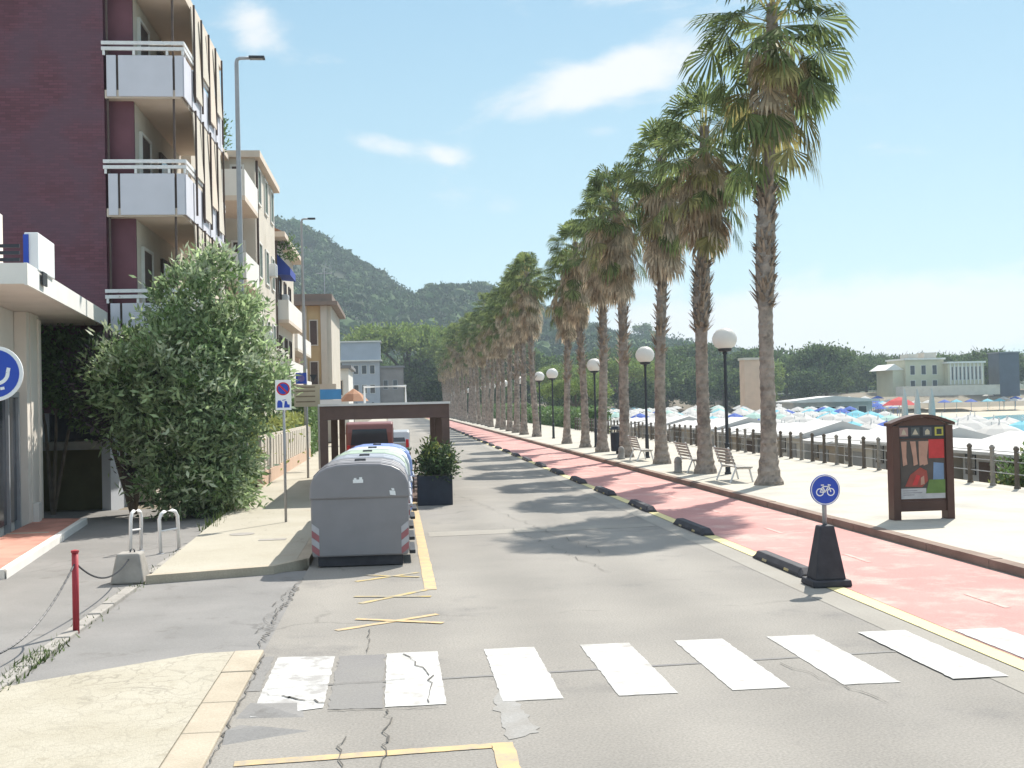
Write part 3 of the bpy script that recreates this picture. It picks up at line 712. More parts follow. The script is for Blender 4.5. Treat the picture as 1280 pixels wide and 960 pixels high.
# hedges beyond the promenade
def hedge(label, x0, x1, y0, y1, z0, z1, n, leaf='leaf_green', L=.22):
    rr = random.Random(int(x0*7+y0)); b = MB()
    o = thing('hedge', label, 'hedge', ((x0+x1)/2,(y0+y1)/2,z0))
    w, d, h = x1-x0, y1-y0, z1-z0
    b.box(-w*.36,w*.36,-d*.47,d*.47,0,h*.86,1)
    for i in range(n):
        f = rr.choice('xXyYZZ'); p = [rr.uniform(-w/2,w/2),rr.uniform(-d/2,d/2),rr.uniform(0,h)]
        if f == 'x': p[0] = -w/2
        if f == 'X': p[0] = w/2
        if f == 'y': p[1] = -d/2
        if f == 'Y': p[1] = d/2
        if f == 'Z': p[2] = h
        p = Vector(p)+Vector((rr.gauss(0,.12),rr.gauss(0,.12),rr.gauss(0,.10)*(1 if f == 'Z' else .4)))
        dd = Vector((rr.gauss(0,1),rr.gauss(0,1),rr.gauss(.4,1))).normalized(); ss = dd.cross(Vector((rr.gauss(0,1),rr.gauss(0,1),rr.gauss(0,1)))).normalized()
        l = L*rr.uniform(.6,1.4); b.face([p,p+dd*l*.5+ss*l*.25,p+dd*l,p+dd*l*.5-ss*l*.25])
    b.build('foliage', [M[leaf], M['leaf_green']], o); return o
hedge('long dark clipped hedge beyond the promenade behind the far palms', 16.2,18.2,98,150,-.3,1.7,7000,L=.3)
hedge('second clipped hedge farther along the promenade by the last lamps', 16.2,18.2,156,225,-.3,2.1,6000,L=.34)
hedge('dark green clipped hedge past the picket fence on the left pavement', -5.3,-4.35,57.5,66,0,2.8,5200,L=.2)
hedge('yellow-green hedge topping the beige picket fence', -4.9,-4.4,36.5,57,0,2.05,7000,'leaf_yellow',.17)
# scrub and woods on the hills
rr = random.Random(77)
tmpl = []
def ico():
    bm = bmesh.new(); bmesh.ops.create_icosphere(bm, subdivisions=2, radius=1); bm.verts.ensure_lookup_table()
    vs = [v.co.copy() for v in bm.verts]; fs = [tuple(v.index for v in f.verts) for f in bm.faces]; bm.free(); return vs, fs
IV, IF = ico()
b = MB()
for i in range(9000):
    y = 330+400*rr.random()**.62; x = rr.uniform(-.16*y-10, .50*y)
    if rr.random() < .35: y = rr.uniform(660,712); x = rr.uniform(-110,250)
    z = ground_z(x,y)
    s = rr.uniform(1.6,3.6)*(1 if rr.random() < .9 else 1.5)
    sz = s*rr.uniform(.6,1.0)
    off = rr.uniform(0,50)
    vs = [(x+v.x*s*(1+.28*math.sin(5*v.x+off+3*v.z)), y+v.y*s*(1+.25*math.sin(6*v.y+off)), z+sz*.5+v.z*sz*(1+.28*math.sin(4*v.x+5*v.y+off))) for v in IV]
    if i % 2: b.raw(vs, IF)
    for q in range(30):
        v = Vector((rr.gauss(0,1),rr.gauss(0,1),abs(rr.gauss(0,1)))).normalized(); p = Vector((x,y,z+sz*.5))+Vector((v.x*s,v.y*s,v.z*sz))*rr.uniform(.85,1.15)
        d = (v*.5+Vector((rr.gauss(0,.7),rr.gauss(0,.7),rr.gauss(.3,.7)))).normalized(); e = d.cross(Vector((rr.gauss(0,1),rr.gauss(0,1),rr.gauss(0,1)))).normalized(); l = rr.uniform(.9,2.2)
        b.face([p,p+d*l*.5+e*l*.3,p+d*l,p+d*l*.5-e*l*.3])
tag(b.build('hill_woods', M['hill_tree']), 'dense dark woods and scrub covering the hills behind the town', 'woods', kind='stuff')
GH = 'lone pines on the skyline of the hill'
t = make_pine('lone flat-topped pine on the crest of the hill right of the houses', 51, (-24,696,ground_z(-24,696)-1), 11, 6, .5, 1500, 1.0, 'leaf_pine', GH)
bpy.context.view_layer.update(); TREE = {t.name: kids(t)}
for k,(px,sc,lab) in enumerate([(-52,.9,'left-hand lone pine on the hill crest near the street lamp'),(-34,.8,'small lone pine on the falling hill crest'),(-12,.8,'lone pine low on the hill crest above the saddle'),
      (27,1.1,'lone pine at the saddle of the hills'),(56,1.2,'broad lone pine on the second hill near the palm crowns'),(70,1.0,'lone pine on the second hill beside the palm crowns'),(152,1.2,'lone pine on the hill seen between the palm trunks')]):
    dup(t, (px,696,ground_z(px,696)-1), k, sc, lab, tree=TREE)
# ------------------------------------------------------------------ buildings
def window_x(parent, x, y0, y1, z0, z1, frame='white_wall', pane='glass', depth=.06, name='window'):
    """window on a wall facing +x at plane x"""
    f = MB(); t = .08
    f.box(x-.05,x+depth,y0,y0+t,z0,z1); f.box(x-.05,x+depth,y1-t,y1,z0,z1); f.box(x-.05,x+depth,y0+t,y1-t,z0,z0+t); f.box(x-.05,x+depth,y0+t,y1-t,z1-t,z1)
    o = f.build(name, M[frame], parent, world=True)
    p = MB(); p.box(x-.04,x+.015,y0+t,y1-t,z0+t,z1-t); p.build('pane', M[pane], o, world=True); return o
def window_y(parent, y, x0, x1, z0, z1, frame='white_wall', pane='glass', depth=.06, name='window'):
    """window on a wall facing the camera (-y) at plane y"""
    f = MB(); t = .08
    f.box(x0,x0+t,y-depth,y+.05,z0,z1); f.box(x1-t,x1,y-depth,y+.05,z0,z1); f.box(x0+t,x1-t,y-depth,y+.05,z0,z0+t); f.box(x0+t,x1-t,y-depth,y+.05,z1-t,z1)
    o = f.build(name, M[frame], parent, world=True)
    p = MB(); p.box(x0+t,x1-t,y-.015,y+.04,z0+t,z1-t); p.build('pane', M[pane], o, world=True); return o

# --- dark tiled apartment building with balconies
A = thing('apartment_building', 'tall dark purple-brown apartment building with white balconies', 'building', (-12,31,0))
b = MB()
b.prism([(-24,31),(-7.38,31),(-7.38,33.4),(-24,33.4)], 2.55, 16.2); b.build('end_wall', M['dark_tile'], A, world=True)
b = MB(); b.box(-24,-6.72,33.43,38.2,.0,13.6); b.box(-7.36,-6.72,31.42,33.42,2.6,13.6); b.build('facade_wall', M['cream2'], A, world=True)
b = MB(); b.box(-7.375,-6.70,31.30,31.415,3.2,13.6); b.build('recess_wall', M['dark_wall'], A, world=True)
b = MB(); b.box(-24,-8.9,31.02,33.4,1.72,2.54); b.box(-24,-9.6,31.3,33.4,-.1,1.70); b.box(-7.6,-7.38,31.02,33.4,-.1,2.54); b.build('basement_wall', M['grey_render'], A, world=True)
b = MB(); b.box(-11,-7.61,30.96,31.3,1.58,1.80); b.build('lintel', M['concrete'], A, world=True)
b = MB(); b.box(-9.58,-7.62,32.2,32.3,-.1,1.57); b.build('garage_door', mat('garage_door', (.16,.14,.06), .7, .15, 2), A, world=True)
b = MB(); b.box(-8.88,-7.62,31.05,31.10,1.83,2.50); b.build('basement_window', M['glass'], A, world=True)
XO = -5.36
b = MB(); b.box(-7.376,XO-.05,31.0,38.5,13.62,13.92); b.box(-24,-7.378,33.42,38.5,13.62,13.92); b.build('roof_slab', M['peach'], A, world=True)
for lv,(zb_,zp,zt) in enumerate([(10.72,10.94,12.2),(7.62,7.84,9.1),(4.55,4.73,5.72)]):
    s = MB(); s.box(-7.36,XO-.06,31.0,38.0,zb_,zp); bo = s.build('balcony', M['peach'], A, world=True)
    h0, h1 = zp-.18, zt-.36
    def panel(q, nm='parapet_panel'): q.build(nm, M['balcony_panel'], bo, world=True, bevel=.006)
    for x0,x1 in [(-7.30,-7.06),(-7.00,-5.62),(-5.56,XO)]: p = MB(); p.box(x0,x1,30.955,30.995,h0,h1); panel(p)
    for y0,y1 in ((31.0,32.1),(32.25,33.5),(33.7,34.9),(35.1,36.3),(36.5,37.8)): p = MB(); p.box(XO-.005,XO+.03,y0,y1,h0,h1); panel(p)
    r = MB()
    for z in (zt-.04, zt-.19):
        r.box(-7.42,XO+.05,30.93,30.99,z-.045,z+.045); r.box(XO-.005,XO+.055,30.992,38.0,z-.045,z+.045)
    for x in (-7.36,-6.6,-5.75,XO+.01): r.box(x-.03,x+.03,30.94,30.985,h1+.001,zt-.236)
    y = 31.3
    while y < 38: r.box(XO+.0,XO+.03,y-.02,y+.02,h1+.001,zt-.236); y += 1.3
    r.build('handrail', M['white_metal'], bo, world=True)
    d = MB(); d.box(-7.3,XO-.08,31.02,31.05,zp+.001,h1-.02); d.box(XO-.09,XO-.06,31.06,37.9,zp+.001,h1-.02); d.build('parapet_backing', M['brown_metal'], bo, world=True)
rz_ = [(4.73,7.62),(7.84,10.72),(10.94,13.62)]
for z0,z1 in rz_:
    for (x,y) in [(-7.30,31.06),(-5.62,31.07),(XO+.10,32.27),(XO+.10,33.52),(XO+.10,34.82),(XO+.10,36.12),(XO+.10,37.4)]:
        b = MB(); b.tube([(x,y,z0+.001),(x,y,z1-.001)],.032,6); b.build('awning_post', M['brown_metal'], A, world=True)
    for k,(y0,y1) in enumerate(((32.35,33.45),(33.6,34.75),(34.9,36.05),(36.2,37.3))):
        b = MB(); lo = z0+(.15,.75,.2,1.1)[(k+int(z0)) % 4]; xa, xb = XO+.02, XO+.11
        b.raw([(xa,y0,z1-.01),(xa,y1,z1-.01),(xb,y1,lo),(xb,y0,lo),(xa-.03,y0,z1-.01),(xa-.03,y1,z1-.01),(xb-.03,y1,lo),(xb-.03,y0,lo)],[(0,1,2,3),(7,6,5,4),(0,3,7,4),(1,5,6,2),(3,2,6,7)])
        b.build('drop_awning', M['cream2' if (k+int(z0)) % 3 else 'peach'], A, world=True)
    window_x(A, -6.70, 32.0, 33.3, z0+.02, z0+2.25, 'white_wall', 'shutter', name='balcony_door')
    window_x(A, -6.70, 34.6, 36.2, z0+.02, z0+2.25, 'shutter', 'glass', name='balcony_door')
# --- stepped cream building with roof terrace
def block(name, label, loc): return thing(name, label, 'building', loc)
B = block('stepped_apartment_building', 'stepped cream apartment building with planted roof terrace past the dark block', (-12,44,0))
b = MB(); b.box(-24,-6.6,39.4,46.5,0,12.3); b.build('front_wing', M['cream'], B, world=True)
b = MB(); b.box(-24,-5.35,46.52,54,0,12.45); b.build('wall', M['cream2'], B, world=True)
b = MB(); b.box(-24,-5.1,46.3,54.2,12.46,12.72); b.box(-24,-6.3,39.2,46.28,12.31,12.5); b.build('roof', M['peach'], B, world=True)
for z in (4.2,7.2,10.2):
    s = MB(); s.box(-6.6,-5.2,42.2,46.2,z-.18,z); bo = s.build('balcony', M['peach'], B, world=True)
    p = MB(); p.box(-5.25,-5.2,42.2,46.2,z,z+.95); p.box(-6.58,-5.26,42.2,42.25,z,z+.95); p.build('parapet', M['white_wall'], bo, world=True)
    window_x(B, -6.6, 42.8, 44.0, z+.05, z+2.2, 'shutter', 'glass', name='balcony_door'); window_x(B, -6.6, 44.8, 45.8, z+.05, z+2.2, 'shutter', 'glass', name='balcony_door')
    for y0 in (47.3,49.8,52.2): window_x(B, -5.35, y0, y0+1.1, z+.6, z+2.1, 'white_wall', 'shutter_green')
    window_y(B, 46.52, -6.3, -5.75, z+.7, z+2.0, 'white_wall', 'shutter')
r = MB()
for z in (12.8,13.1,13.4): r.box(-6.5,-6.46,39.5,46.2,z,z+.035); r.box(-9,-6.5,39.5,39.54,z,z+.035)
for i in range(11): r.box(-6.5,-6.46,39.54+i*.6,39.58+i*.6,12.5,13.42)
r.build('terrace_railing', M['dark_metal'], B, world=True)
rr = random.Random(9); b = MB(); clump_cloud(b, rr, [(-6.75,43.0,12.95,.3,1.0,.5,1),(-6.6,45.0,13.2,.3,.9,.7,1)], 1900, .16, .07, cl=20, spread=.12)
tag(b.build('terrace_plants', M['leaf_green']), 'green potted plants on the roof terrace behind the street lamp', 'plants')
# --- cream house with blue awning
C_ = block('cream_house', 'cream house with a tiled eave and a small blue awning beyond the stepped building', (-12,56,0))
b = MB(); b.box(-24,-5.55,55.5,66,0,10.6); b.build('wall', M['cream2'], C_, world=True)
b = MB(); b.box(-24,-5.0,55.2,66.2,10.61,10.85); b.build('eave', M['peach'], C_, world=True)
b = MB(); b.ext_y([(-24,10.86),(-5.1,10.86),(-7.2,11.9),(-24,11.9)],55.3,66); b.build('roof', M['roof_tile'], C_, world=True)
for z in (3.9,6.8):
    s = MB(); s.box(-5.55,-5.0,56.5,65,z-.16,z); bo = s.build('balcony', M['peach'], C_, world=True)
    p = MB(); p.box(-5.05,-5.0,56.5,65,z,z+.95); p.box(-5.54,-5.06,56.5,56.55,z,z+.95); p.build('parapet', M['white_wall'], bo, world=True)
    for y0 in (57.2,60,62.6): window_x(C_, -5.55, y0, y0+1.2, z+.05, z+2.2, 'shutter', 'glass', name='balcony_door')
b = MB(); b.ext_y([(-5.54,10.0),(-4.9,9.3),(-4.9,8.95),(-5.54,9.0)],56.6,59.6); b.build('awning', M['awning_blue'], C_, world=True)
b = MB(); clump_cloud(b, rr, [(-5.0,57,10.3,.5,.5,.6,1)], 500, .16, .07, cl=20, spread=.12, zmin=9.7); b.build('balcony_foliage', M['leaf_green'], C_, world=True)
# --- pinkish house and ochre house
D_ = block('pink_house', 'pale pink house with white balconies between the cream and ochre houses', (-12,70,0))
b = MB(); b.box(-24,-6.5,69,82,0,8.6); b.build('wall', M['pink_render'], D_, world=True)
b = MB(); b.ext_y([(-24,8.61),(-6.1,8.61),(-8.4,9.9),(-24,9.9)],68.7,82.2); b.build('roof', M['roof_tile'], D_, world=True)
for z in (3.4,6.1):
    s = MB(); s.box(-6.5,-5.7,70,81,z-.16,z); bo = s.build('balcony', M['cream2'], D_, world=True)
    p = MB(); p.box(-5.76,-5.7,70,81,z,z+.9); p.box(-6.49,-5.77,70,70.05,z,z+.9); p.build('parapet', M['white_wall'], bo, world=True)
    for y0 in (71,74,77): window_x(D_, -6.5, y0, y0+1.1, z+.05, z+2.1, 'shutter_green', 'glass', name='balcony_door')
F_ = block('ochre_house', 'ochre yellow house with cream corner pillars and a dark flat eave', (-10,85,0))
b = MB(); b.box(-22,-4.85,85,98,0,9.9); b.build('wall', M['ochre'], F_, world=True)
b = MB(); b.box(-6.7,-6.25,84.86,84.998,0,9.9); b.box(-5.25,-4.80,84.86,84.998,0,9.9); b.box(-4.848,-4.5,85.1,98,0,9.9); b.build('pillars', M['cream2'], F_, world=True)
b = MB(); b.box(-22,-4.0,84.4,98.4,9.91,10.2); b.box(-22,-4.4,84.8,98,10.201,10.75); b.build('eave', M['eave_brown'], F_, world=True)
for z in (1.0,4.0,7.0): window_y(F_, 85, -6.1, -5.45, z, z+1.9, 'cream2', 'shutter')
b = MB(); b.box(-6.5,-4.2,84.3,84.85,3.2,3.4); b.box(-6.5,-4.2,84.3,84.36,3.4,4.2); b.build('balcony', M['cream'], F_, world=True)
b = MB(); b.tube([(-5.1,88,10.7),(-5.1,88,13.0)],.04,5); b.tube([(-5.7,88,12.6),(-4.5,88,12.6)],.025,5); b.build('aerial', M['grey_metal'], F_, world=True)
W_ = block('white_villa', 'narrow white house gable right of the ochre house', (-5.5,112,0))
b = MB(); b.box(-14,-4.4,112,124,0,6.2); b.build('wall', M['white_wall'], W_, world=True)
b = MB(); b.box(-14,-4.1,111.7,124.2,6.21,6.5); b.build('roof', M['roof_grey'], W_, world=True)
for z in (.8,3.6): window_y(W_, 112, -5.7, -4.9, z, z+1.5, 'cream2', 'glass')
# --- grey house at the end of the road
H_ = block('grey_house', 'blue-grey house with white parapets and arched ground floor at the road end', (-5,246,0))
b = MB(); b.box(-11,-3.1,246,256,-.1,12.3); b.build('wall', M['grey_render'], H_, world=True)
b = MB(); b.box(-11.2,-2.9,245.6,256.2,12.31,16.0); b.build('attic', mat('attic_grey', (.36,.40,.46), .8, .06, .5), H_, world=True)
b = MB(); b.box(-11.4,-2.6,245.2,256.3,12.0,12.305); b.box(-11.4,-2.7,245.3,256.3,16.01,16.3); b.build('cornice', M['white_wall'], H_, world=True)
for x in (-10.3,-8.6,-6.9,-5.2):
    for z in (5.2,9.3): window_y(H_, 246, x, x+1.1, z, z+1.9, 'white_wall', 'glass')
    b = MB(); b.ext_y([(x-.1,0),(x+1.2,0),(x+1.2,2.6),(x+.95,3.15),(x+.55,3.4),(x+.15,3.15),(x-.1,2.6)],245.9,245.998); b.build('arch', M['glass'], H_, world=True)
H2 = block('stone_house', 'low dull stone house against the grey house at the road end', (-1,247,0))
b = MB(); b.box(-3.05,1.9,247,256,-.1,10.6); b.build('wall', mat('dull_stone', (.24,.22,.21), .9, .15, .6), H2, world=True)
b = MB(); b.box(-3.05,2.2,246.6,256.2,10.61,11.0); b.build('roof', M['roof_grey'], H2, world=True)
for x in (-2.4,-.4): window_y(H2, 247, x, x+1, 6, 8, 'grey_render', 'glass')
# --- corner shop with canopy, skewed a little to the road
S_ = thing('corner_shop', 'cream corner shop with wide flat canopy and red tiled step', 'shop', (-8.15,27.7,0))
ang = math.atan2(.1127, 1)          # skew of the shop front
u = Vector((-math.sin(ang), math.cos(ang))); nv = Vector((math.cos(ang), math.sin(ang)))
O2 = Vector((-8.15,27.7))
def sk(a, c): p = O2+u*a+nv*c; return (p.x,p.y)          # a along the front, c out towards the road
def skq(a0,a1,c0,c1): return [sk(a0,c0),sk(a1,c0),sk(a1,c1),sk(a0,c1)]
b = MB(); b.prism(skq(-1.0,.0,-8,0),0,4.79); b.prism(skq(-14,-1.0,-8,-.28),0,4.79); b.build('wall', M['shop_cream'], S_, world=True)
b = MB(); b.prism(skq(-.24,-.0,.002,.05),.0,4.70); b.prism(skq(-1.35,-1.02,-.27,-.02),0,4.79); b.prism(skq(-14,-5,-.27,-.02),0,4.79); b.build('pilaster', M['shop_cream'], S_, world=True)
b = MB()
for a in (-1.45,-2.5,-3.6): b.prism(skq(a-.10,a,-.275,-.16),.0,2.9)
b.prism(skq(-3.6,-1.45,-.275,-.16),2.9,3.02); fr = b.build('door_frame', M['grey_metal'], S_, world=True)
b = MB(); b.prism(skq(-2.5,-1.56,-.27,-.22),.25,2.9); b.prism(skq(-3.6,-2.6,-.27,-.22),.25,2.9); b.build('pane', M['glass'], fr, world=True)
b = MB(); b.prism(skq(-1.0,-.62,.004,.12),0,.55); b.build('plinth', M['white_wall'], S_, world=True)
b = MB(); CP = [(-6.24,20.5),(-7.48,31.4),(-8.6,31.2),(-14,30.4),(-14,20.2)]
b.prism(CP, 4.80, 5.08); b.build('canopy', M['shop_cream'], S_, world=True)
b = MB()
def off(p, q, w): 
    d = Vector((q[0]-p[0],q[1]-p[1])).normalized(); n = Vector((d.y,-d.x))*w; return [p,q,(q[0]+n.x,q[1]+n.y),(p[0]+n.x,p[1]+n.y)]
b.prism(off((-6.238,20.45),(-7.478,31.4),.05), 4.74, 5.12); b.prism([(-6.2,20.45),(-14,20.15),(-14,20.2),(-6.24,20.498)], 4.76, 5.115); b.build('fascia', M['white_wall'], S_, world=True)
b = MB(); b.prism([(-7.05,20.9),(-14,20.6),(-14,24),(-7.4,24)], 5.10, 6.2); b.build('roof_parapet', M['white_wall'], S_, world=True) if False else None
b = MB(); b.prism([(-7.18,21.3),(-14,21.0),(-14,23),(-7.4,23)],5.082,6.35); b.build('upper_wall', M['shop_cream'], S_, world=True)
b = MB()
for z in (5.2,5.32,5.44): b.prism(off((-6.45,20.9),(-7.15,20.88),.03), z, z+.06)
b.build('roof_rail', M['planter'], S_, world=True)
b = MB(); b.prism([(-6.28,21.4),(-6.42,22.9),(-6.66,22.9),(-6.52,21.4)],5.1,5.78); sg = b.build('roof_sign', M['sign_white'], S_, world=True, bevel=.015)
b = MB(); b.prism([(-6.53,21.37),(-6.44,21.37),(-6.44,21.395),(-6.53,21.395)],5.14,5.74); b.build('sign_end', M['sign_blue'], sg, world=True)
b = MB(); b.prism([(-6.26,21.6),(-6.30,22.0),(-6.33,22.0),(-6.29,21.6)],4.86,5.1); b.build('sign_bracket', M['dark_metal'], sg, world=True)
b = MB(); b.prism([(-6.17,18.8),(-7.16,27.25),(-8.18,27.62),(-7.2,18.8)],.0,.14); b.build('step', M['red_tile'], S_, world=True)
b = MB(); b.prism([(-6.03,18.68),(-7.04,27.38),(-7.155,27.25),(-6.165,18.82)],-.02,.15); b.prism([(-6.05,18.66),(-7.22,18.62),(-7.22,18.80),(-6.17,18.80)],-.02,.149); b.build('step_edge', M['white_wall'], S_, world=True, bevel=.015)
b = MB(); b.prism([(-6.99,24.2),(-7.04,24.42),(-7.85,24.4),(-7.82,24.2)],.1402,.143); b.build('step_stripe', M['pavement'], S_, world=True)
# wall-mounted units and pipes on the house fronts
def aircon(parent, x, y, z):
    b = MB(); b.box(x+.003,x+.30,y,y+.8,z,z+.55); o = b.build('air_conditioner', M['white_metal'], parent, world=True, bevel=.02)
    b = MB(); b.box(x+.301,x+.312,y+.1,y+.55,z+.06,z+.49); b.build('grille', M['grey_metal'], o, world=True)
aircon(B, -5.35, 48.6, 5.2); aircon(B, -5.35, 51.2, 8.3); aircon(C_, -5.55, 59.0, 7.7); aircon(D_, -6.5, 79.0, 4.2)
for P_, x, y0, z1 in ((B,-5.28,46.75,12.4),(C_,-5.48,55.8,10.5),(D_,-6.42,69.3,8.5)):
    b = MB(); b.tube([(x,y0,0),(x,y0,z1)],.05,7); b.build('downpipe', M['brown_metal'], P_, world=True)
# --- villa, towers across the bay
V_ = block('cream_villa', 'cream villa with tall windows and balustraded roof on the headland', (121,252,2.0))
b = MB(); b.box(124.0,132.5,250,260,2,9.2); b.box(115,124,252,262,2,10.2); b.box(112.4,115,253,262,2,8.4); b.build('wall', mat('villa_cream', (.52,.49,.36), .85, .06, .5), V_, world=True)
b = MB(); b.box(123.7,132.8,249.6,260.2,9.21,9.6); b.box(114.7,124.3,251.6,262.2,10.21,10.6); b.build('cornice', M['white_wall'], V_, world=True)
b = MB(); b.box(116.5,119,254,258,10.61,11.6); b.box(120.4,123.2,254,258,10.61,11.9); b.build('chimneys', M['cream2'], V_, world=True)
b = MB()
for i in range(9): b.box(124.4+i*.93,124.62+i*.93,249.8,249.998,4.4,9.2)
b.build('pilasters', M['white_wall'], V_, world=True)
for i in range(8): window_y(V_, 250, 124.75+i*.93, 125.25+i*.93, 5.4, 8.5, 'white_wall', 'glass')
for i in range(3):
    for z in (3.4,6.8): window_y(V_, 252, 116+i*2.6, 117.2+i*2.6, z, z+2.2, 'white_wall', 'glass')
b = MB(); b.box(111.5,134,246,249.6,2,4.2); b.build('terrace', M['cream2'], V_, world=True)
b = MB(); b.ext_y([(110.6,8.0),(112.8,9.4),(115,8.0)],252.8,262); b.build('gable_roof', M['white_wall'], V_, world=True)
T_ = block('dark_tower', 'square dark grey tower above the beach', (138.6,252,2.0))
b = MB(); b.box(136.2,140.9,250,255,1.5,11.3); b.build('wall', mat('tower_grey', (.09,.105,.13), .85, .1, .5), T_, world=True)
b = MB(); b.box(136.0,141.1,249.8,255.2,11.31,11.6); b.build('cornice', M['roof_grey'], T_, world=True)
T2 = block('pink_tower', 'slim pale pink tower behind the nearest palm trunk', (63.6,200,-2))
b = MB(); b.box(61.6,64.6,200,203,-3,9.2); b.build('wall', M['pink_render'], T2, world=True)
b = MB(); b.box(61.4,64.8,199.8,203.2,9.21,9.6); b.build('cornice', M['cream2'], T2, world=True)
L_ = block('beach_pavilion', 'long low white-roofed beach pavilion beyond the parasols', (64,165,-2))
b = MB(); b.box(58,70,165,170,-2.0,1.6); b.build('wall', M['cabin_wall_b'], L_, world=True)
b = MB(); b.ext_y([(57.2,1.61),(70.8,1.61),(70.8,1.85),(64,2.5),(57.2,1.85)],164,171); b.build('roof', M['cabin_roof'], L_, world=True)
for i in range(5): window_y(L_, 165, 58.6+i*2.3, 60.0+i*2.3, -.8, 1.0, 'white_wall', 'glass')
# ------------------------------------------------------------------ street furniture
# --- waste containers
def bin_prof(x0, x1, zs, zt, n=14, inset=0):
    w = x1-x0; P = [(x0+inset,.0),(x1-inset,.0)]
    return P
def make_bin(label, y0, body, lid, xo=0):
    t = thing('waste_container', label, 'waste container', (-.59+xo,y0,0), 0, 'row of waste containers along the kerb')
    L = 1.83; W = .77
    b = MB(); b.ext_y([(-W+.02,.17),(W-.02,.17),(W,.30),(W,1.12),(W-.02,1.16),(-W+.02,1.16),(-W,1.12),(-W,.30)],0,L); b.build('body', M[body], t, bevel=.03)
    b = MB(); pr = [(W+.02,1.08)]
    for i in range(13):
        a = PI*i/12; c, s_ = math.cos(a), math.sin(a)
        pr.append(((W+.02)*math.copysign(abs(c)**.62,c), 1.12+.52*abs(s_)**.72))
    pr.append((-W-.02,1.08)); b.ext_y(pr, -.025, L+.02)
    li = b.build('lid', M[lid], t, bevel=.03)
    b = MB(); pr2 = [(x*1.006, z+.012) for x,z in pr[3:-3]]; pr3 = [(x*.985, z-.03) for x,z in pr[3:-3]]
    b.ext_y(pr2+pr3[::-1], .06, L-.06); tp = b.build('flap', M[lid], li)
    b = MB()
    for y in (.32,.9,1.5): b.ext_y([(x*1.006,z+.018) for x,z in pr[4:-4]]+[(x,z+.006) for x,z in pr[4:-4]][::-1], y-.035, y+.035)
    b.build('ribs', M[lid], li)
    b = MB(); b.box(-.09,.09,.6,.8,1.645,1.68); b.build('hatch', M['dark_metal'], li, bevel=.01)
    b = MB(); b.box(-W+.1,W-.1,.06,L-.06,.02,.17); b.build('base', M['rubber'], t)
    b = MB(); b.tube([(W+.045,.1,.95),(W+.045,L-.1,.95)],.022,8); b.tube([(W,.12,.95),(W+.045,.12,.95)],.02,6); b.tube([(W,L-.12,.95),(W+.045,L-.12,.95)],.02,6); b.build('lift_bar', M['bin_lid'], t)
    b = MB(); b.box(W+.0,W+.10,.35,1.45,.14,.20); b.build('pedal', M['dark_metal'], t, bevel=.008)
    for sx in (-1,1):
        b = MB(); x0 = W-.125 if sx > 0 else -W+.01
        for k in range(4):
            z = .20+k*.11; d = .045*sx
            b.ext_y([(x0,z-d+.03),(x0+.115,z+d+.03),(x0+.115,z+d+.135),(x0,z-d+.135)],-.006,-.001,k % 2)
        b.build('reflector', [M['reflect_red'],M['reflect_white']], t)
    b = MB(); b.ext_y([(-.10,1.33),(.06,1.33),(.06,1.385),(-.10,1.385)],-.032,-.026); b.ext_y([(-.085,1.385),(-.045,1.385),(-.045,1.41),(-.085,1.41)],-.032,-.026); b.ext_y([(.0,1.385),(.045,1.385),(.045,1.42),(.0,1.42)],-.032,-.026)
    b.ext_y([(.48,1.13),(.57,1.12),(.56,1.19),(.47,1.20)],-.034,-.027); b.ext_y([(.51,1.20),(.55,1.195),(.545,1.23),(.50,1.235)],-.034,-.027)
    b.build('sticker', M['sign_white'], t)
    return t
for k,(lab,bo,li) in enumerate([('nearest grey waste container with arched lid, facing the camera','bin_grey','bin_grey'),('second grey waste container with a pale flap behind the nearest one','bin_grey','bin_lid'),
      ('waste container with a pale green arched lid in the middle of the row','bin_grey','bin_lid_green'),('waste container with a whitish lid just before the blue one','bin_lid','bin_lid_white'),('light blue waste container at the far end of the row','bin_blue','bin_blue')]):
    make_bin(lab, 18.55+k*1.89, bo, li, (0,.02,.03,.09,.16)[k])
# rubbish heap and crate left of bins
# --- street lamps
def street_lamp(label, loc, h, arm, g):
    t = thing('street_lamp', label, 'street lamp', loc, 0, 'street lamps on the left pavement')
    b = MB(); b.tube([(0,0,0),(0,0,1.2),(-.02,0,h*.5),(-.03,0,h-.12),(-.01,0,h-.03),(.06,0,h),(arm*.5,0,h+.01)],[.10,.095,.075,.055,.05,.045,.04],10); b.build('pole', M['pole_grey'], t, smooth=True)
    b = MB(); b.lathe([(.16,0),(.16,.04),(.11,.10),(.105,.5)],12); b.build('base', M['grey_metal'], t)
    b = MB(); b.ext_x([(-.13,h-.015),(.13,h-.015),(.12,h+.05),(-.12,h+.05)],arm*.42,arm); hd = b.build('lamp_head', M['dark_metal'], t, bevel=.015)
    b = MB(); b.box(arm*.5,arm-.05,-.09,.09,h-.022,h-.0152); b.build('lens', M['glass'], hd)
street_lamp('tall grey street lamp rising out of the oleander bush', (-4.02,31.6,.12), 11.85, .72, 0)
street_lamp('tall grey street lamp farther off, beside the direction sign post', (-4.2,55.5,.12), 11.35, .62, 0)
